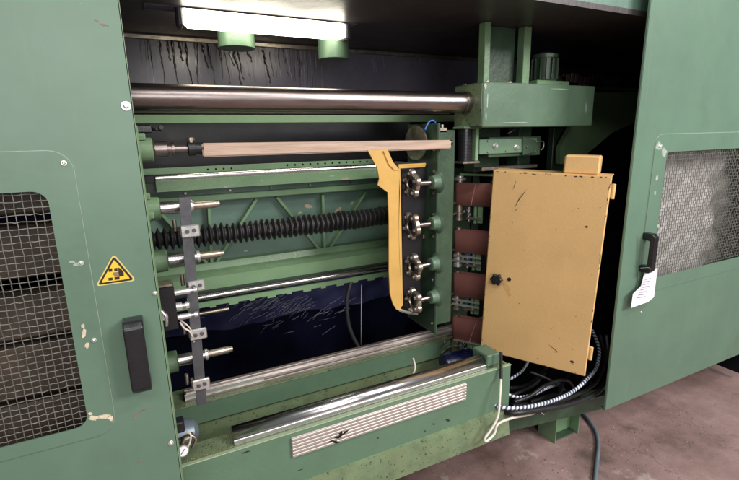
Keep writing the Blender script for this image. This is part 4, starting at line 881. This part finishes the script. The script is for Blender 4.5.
bm = B(); lathe(bm, (kx+.052, 0, kz+.004), (kx+.052, -1, kz+.004), [(0, .009), (.004, .008)], 14); obj('key_lock', bm, 'rubber', dr, local=True)
def lpatch(cx, cz, w, h, m, seed, ang=0, nm='paint_chip', y=-.0002, th=.0004):
    rnd = random.Random(seed); P = []
    for k in range(12):
        a = 2*math.pi*k/12; r = rnd.uniform(.55, 1.15); u = math.cos(a)*w*r; v = math.sin(a)*h*r
        P.append((cx+u*math.cos(ang)-v*math.sin(ang), y, cz+u*math.sin(ang)+v*math.cos(ang)))
    bm = B(); prism(bm, P, (0, -th, 0)); obj(nm, bm, m, dr, local=True)
M['chipd'] = mat('chip_primer', (0.05, 0.03, 0.03), 0.6, bump=0)
M['oil'] = mat('brown_smear', (0.60, 0.36, 0.14), 0.4, var=0.1, scale=30, bump=0)
rnd = random.Random(5)
for k in range(22):
    lpatch(rnd.uniform(.02, cw-.02), rnd.uniform(.02, chh-.02), rnd.uniform(.0012, .0035), rnd.uniform(.001, .0025), 'chipd', 300+k, rnd.uniform(0, 3))
for k in range(19): lpatch(rnd.uniform(.006, cw-.01), chh-rnd.uniform(.002, .009), rnd.uniform(.002, .009), rnd.uniform(.001, .003), 'chipd', 400+k)
for k in range(9): lpatch(rnd.uniform(.003, .009), rnd.uniform(.03, chh-.03), .0016, rnd.uniform(.003, .010), 'chipd', 450+k)
for (a, c, l, g) in ((.135, chh-.105, .045, 1.05), (.12, chh-.13, .035, 1.2), (.10, chh-.06, .02, 1.3), (.33, .10, .028, -.55), (.345, .085, .018, .2), (.115, chh-.17, .012, .6)): lpatch(a, c, l, .0016, 'chipd', int(a*1e4), g)
lpatch(.405, chh*.76, .007, .006, 'chipd', 9); lpatch(.415, .055, .008, .009, 'chipd', 10, .3)
# box on top and hinges
bm = B(); box(bm, cw-.185, cw-.05, .02, .115, chh+.0006, chh+.075, .006); obj('junction_box', bm, 'yellow', cb, local=True)
bm = B(); box(bm, .0, cw, .001, D_+.002, chh-.0035, chh+.0004, .001); obj('rain_edge', bm, 'yellow', cb, local=True)
for zz in (chh*.93, chh*.12):
    bm = B(); cyl(bm, (cw+.009, .022, zz-.03), (cw+.009, .022, zz+.03), .008, 14); box(bm, cw-.005, cw+.008, .018, .035, zz-.026, zz+.026, .002); obj('hinge', bm, 'yellow', cb, local=True)
# carrying arm behind the cabinet
bm = B(); box(bm, 1.57, 1.75, 1.72, 1.735, 1.0, 1.1, .003); tag(obj('cabinet_arm', bm, 'dgreen'), 'dark green arm plate behind the yellow cabinet', 'arm')

# ------------------------------------------------------------------ cables under the cabinet
def cable(name, pts, r, m, label, cat='cable', uv=False, group=None, n=10):
    bm = B(); tube(bm, [at(a, b, Y) for a, b, Y in pts], r*(1.35 if m == 'rubber' else 1.1), n, 10, uv); return tag(obj(name, bm, m), label, cat, group)
cable('striped_hose', [(592, 330, 1.50), (599, 348, 1.42), (597, 366, 1.36), (588, 378, 1.30), (572, 392, 1.27), (552, 401, 1.25), (530, 406.5, 1.25), (508, 408, 1.27), (490, 404, 1.32)], .0075, 'striped', 'thick blue and white spiral striped hose looping under the yellow cabinet', 'hose', True)
cable('striped_hose', [(560, 384, 1.50), (547, 388, 1.42), (532, 395, 1.38), (516, 397, 1.38), (500, 391, 1.42)], .0065, 'striped', 'thinner striped hose higher up behind the black cables', 'hose', True)
cable('striped_hose', [(528, 362, 1.58), (522, 371, 1.5), (515, 376, 1.48), (505, 382, 1.48)], .006, 'striped', 'short piece of striped hose below the cabinet left corner', 'hose', True)
blk_ = [([(580, 366, 1.56), (590, 380, 1.46), (580, 396, 1.36), (556, 405, 1.31), (526, 410, 1.30), (506, 409, 1.38)], .0075, 'black cable tucked between striped hose and skid beam'),
        ([(548, 366, 1.6), (536, 378, 1.55), (524, 386, 1.5), (510, 388, 1.46)], .006, 'black cable running down left below the cabinet middle'),
        ([(606, 335, 1.60), (607, 362, 1.52), (600, 386, 1.42), (578, 400, 1.36), (548, 409, 1.34), (520, 414, 1.34), (505, 412, 1.36)], .008, 'black cable outermost beside the right door edge'),
        ([(570, 372, 1.60), (556, 392, 1.50), (536, 402, 1.44), (512, 406, 1.42)], .008, 'thick black cable deep behind the striped hose'),
        ([(596, 356, 1.58), (592, 376, 1.52), (574, 390, 1.46), (555, 394, 1.44), (530, 402, 1.42)], .007, 'black cable following the striped hose on its inner side'),
        ([(530, 372, 1.50), (546, 378, 1.46), (560, 386, 1.42), (566, 394, 1.38), (556, 404, 1.34), (536, 409, 1.32)], .0055, 'black cable curling back in a small loop'),
        ([(604, 345, 1.52), (607, 372, 1.40), (600, 390, 1.28), (574, 403, 1.245), (538, 410, 1.24), (514, 413, 1.25), (498, 411, 1.33)], .0085, 'lowest thick black cable lying along the skid beam'),
        ([(600, 335, 1.56), (604, 362, 1.44), (594, 384, 1.34), (568, 398, 1.28), (536, 407, 1.27), (505, 409, 1.34)], .007, 'black cable just above the lowest one along the skid beam'),
        ([(574, 388, 1.45), (566, 380, 1.42), (548, 384, 1.36), (530, 396, 1.34), (514, 402, 1.34)], .0065, 'black cable arching behind the striped hose'),
        ([(560, 378, 1.45), (562, 390, 1.38), (550, 404, 1.33), (528, 408, 1.33)], .005, 'black cable bending steeply under the cabinet middle'),
        ([(545, 372, 1.52), (535, 384, 1.46), (520, 392, 1.44), (505, 398, 1.42)], .006, 'black cable coming straight down from the cabinet bottom'),
        ([(588, 372, 1.40), (576, 388, 1.36), (562, 396, 1.34), (545, 410, 1.31)], .005, 'black cable beside the right part of the striped hose')]
for pts, r, lab in blk_: cable('black_cable', pts, r, 'rubber', lab, 'cable', group='black cables bundled under the cabinet')
cable('cream_rope', [(501, 379, 1.27), (500, 395, 1.25), (498, 415, 1.235), (492, 428, 1.23), (485, 438, 1.23), (486.5, 441, 1.23), (494, 434, 1.235), (498, 424, 1.24), (512, 418, 1.25), (528, 415, 1.29), (540, 411, 1.38)], .0048, 'white', 'cream white cord looping down in front of the machine bed', 'cord')
cable('black_rod', [(501, 352, 1.30), (501, 366, 1.29), (501, 380, 1.275)], .005, 'rubber', 'thin black lead above the cream cord', 'lead')
bm = B(); tube(bm, [at(540, 407, 1.26), at(541, 412, 1.255), at(544, 414.5, 1.265)], .0016, 6); tag(obj('cable_tie', bm, 'white'), 'small white cable tie round the black cables', 'cable tie')
# floor cable
P = []
for a, b in ((583, 414), (590, 422), (596.5, 433), (598.5, 446), (597, 462), (595, 482), (592, 500)):
    d_ = RX*(a-369.5)+UP*(240-b)+FW*FPX; P.append(Vector((0, 0, H))+d_*((0.009-H)/d_.z))
bm = B(); tube(bm, P, .0095, 10, 8); tag(obj('floor_cable', bm, 'greyhose'), 'grey blue cable lying on the floor from under the machine', 'cable')

# ------------------------------------------------------------------ lamp and round stubs under the housing top
lm = thing('strip_lamp', (0.5, 1.8, H+.4), 'lit white strip lamp under the top of the machine housing', 'lamp')
z0 = atz(30.5, 1.8, 250); xa = at(184, 22, 1.8).x; xb = at(346, 42, 1.8).x
bm = B(); box(bm, xa, xb, 1.80, 1.86, z0, z0+.075, .014); obj('lamp_diffuser', bm, 'lamp', lm)
for e0, e1 in ((xa-.022, xa-.0005), (xb+.0005, xb+.022)):
    bm = B(); box(bm, e0, e1, 1.797, 1.863, z0-.003, z0+.075, .006); obj('end_cap', bm, 'flatbar', lm)
bm = B(); box(bm, xa-.12, xb+.04, 1.79, 1.87, z0+.0755, CZ-.001, .004); obj('lamp_housing', bm, 'backup', lm)
for (px, py, w, lab) in ((237, 49, 19, 'round light green stub hanging behind the left part of the strip lamp'), (334, 60, 18, 'second round light green stub right of the first one')):
    p = at(px, py, 1.95); r = w*.0019*1.95
    bm = B(); lathe(bm, (p.x, 1.95, p.z), (p.x, 1.95, 9), [(0, r-.006), (.002, r), (CZ-p.z-.001, r)], 36); tag(obj('round_stub', bm, 'beam'), lab, 'stub', 'round green stubs under the housing top')

# ------------------------------------------------------------------ wear: wood chips and dust lying on ledges, scuffs on the truss, smears on the cabinet
def chips(name, parent, n, fx, m, size=(.002, .006), seed=1, label=None):
    rnd = random.Random(seed); bm = B()
    for _ in range(n):
        p = Vector(fx(rnd)); L = rnd.uniform(*size); a = rnd.uniform(0, 6.28); w = L*rnd.uniform(.25, .7); h = rnd.uniform(.0004, .0014)
        u = Vector((math.cos(a), math.sin(a), 0)); v = Vector((-u.y, u.x, 0))
        pts = [p-u*L/2, p+v*w/2+Vector((0, 0, h)), p+u*L/2, p-v*w/2+Vector((0, 0, h*.5))]
        vs = [bm.verts.new(q) for q in pts]; top = bm.verts.new(p+Vector((0, 0, h*1.6)))
        for i in range(4): bm.faces.new([vs[i], vs[(i+1) % 4], top])
    return obj(name, bm, m, parent, label, kind='stuff')
M['chipwood'] = mat('wood_chip', (0.46, 0.36, 0.22), 0.8, var=0.3, scale=90, bump=0)
M['grime'] = mat('black_grime', (0.03, 0.028, 0.02), 0.6, var=0.3, scale=90, bump=0)
g2 = lambda r, a, b: a+(b-a)*r.random()
chips('wood_chip', base, 420, lambda r: (g2(r, -.05, 1.15), g2(r, 1.318, 1.330) if r.random() < .6 else g2(r, 1.388, 1.402), ZB-.0016), 'chipwood', seed=1)
chips('dirt_speck', base, 300, lambda r: (g2(r, -.05, .2), g2(r, 1.316, 1.40), ZB-.0016), 'grime', (.0015, .004), seed=2)
chips('wood_chip', sb, 600, lambda r: (g2(r, .0, 1.4), g2(r, 1.859, 1.892), ZS+.0064), 'chipwood', seed=3)
chips('dirt_speck', sb, 300, lambda r: (g2(r, .0, 1.4), g2(r, 1.859, 1.892), ZS+.0064), 'grime', (.002, .005), seed=4)
def lipz(y): return zA+.004+(y-1.3005)*(zA+.004-(at(480, 446, 1.266).z))/(1.3005-1.266)
chips('wood_chip', tr, 260, lambda r: (g2(r, .05, 1.03), g2(r, 1.805, 1.85), zt1+(zt0-zt1)*.5+.001), 'chipwood', (.002, .005), seed=6)
dust = chips('floor_debris', None, 260, lambda r: (r.gauss(1.75, .45), r.gauss(1.05, .3), .0005), 'chipwood', (.003, .010), seed=7)
dust['label'] = 'scattered pale chips and dust on the stained floor before the foot'; dust['category'] = 'debris'
M['beige'] = mat('rubbed_beige_primer', (0.34, 0.27, 0.18), 0.7, var=0.2, scale=40, bump=0)
for i, (a, b, w, h, g, Y_) in enumerate(((308, 206, 6, 3, .2, 1.8995), (300, 213, 4, 1.6, -.3, 1.8995), (338, 210, 7, 2.4, -.6, 1.8995), (352, 203, 3, 1.4, -.8, 1.8995), (345, 178.5, 5, 1.8, -.1, 1.7755), (332, 176, 4, .8, -.1, 1.7755), (226, 187, 3, .8, 0, 1.7755), (352, 244, 3, 3, 0, 1.8995), (246, 251, 3, 1, 0, 1.8995), (375, 172, 2, 1, 0, 1.7755), (262, 180.5, 2, .6, 0, 1.7755))):
    patch(tr, a, b, w*.8, h*.8, Y_, 'beige' if i < 5 else 'pale', 'scuff', 500+i, g, 0.0003, 22)
for i, (a, b, w, h, g) in enumerate(((448, 420, 2.6, 1.4, .2), (434, 424, 1.6, .8, 0), (378, 438, 1.2, .8, 0), (425, 431, 1.2, .6, 0), (246, 452, 5, .9, -.3), (300, 470, 4, .5, -.35))): patch(base, a, b, w, h, 1.2996, 'grime', 'grime_spot', 600+i, g, .0004)
for i, (a, b, w, h, g) in enumerate(((487.5, 100, .8, 9, .05), (485.5, 86, 1.6, 3, 0), (486, 116, .7, 5, 0), (516, 122.5, 14, .45, 0), (560, 89, 10, .4, .03), (586, 108, .6, 5, 0))): patch(hb, a, b, w, h, 1.4996, 'pale', 'scuff', 640+i, g, .0003, 22)
lpatch(kx+.045, kz-.045, .045, .014, 'oil', 71, -1.0, 'oil_smear'); lpatch(kx+.018, kz-.02, .02, .010, 'oil', 72, -.9, 'oil_smear')
for k in range(17): lpatch(cw-rnd.uniform(.002, .006), rnd.uniform(.03, chh-.02), .0012, rnd.uniform(.003, .012), 'chipd', 700+k)
for k in range(9): lpatch(rnd.uniform(.01, cw-.01), rnd.uniform(.002, .006), rnd.uniform(.003, .009), .0013, 'chipd', 760+k)

gr = chips('floor_swarf', None, 600, lambda r: (g2(r, .2, 2.6), 1.34-abs(r.gauss(0, .16)), .0005), 'grime', (.002, .008), seed=17)
gr['label'] = 'dark swarf and dirt strewn on the floor along the machine bed'; gr['category'] = 'swarf'
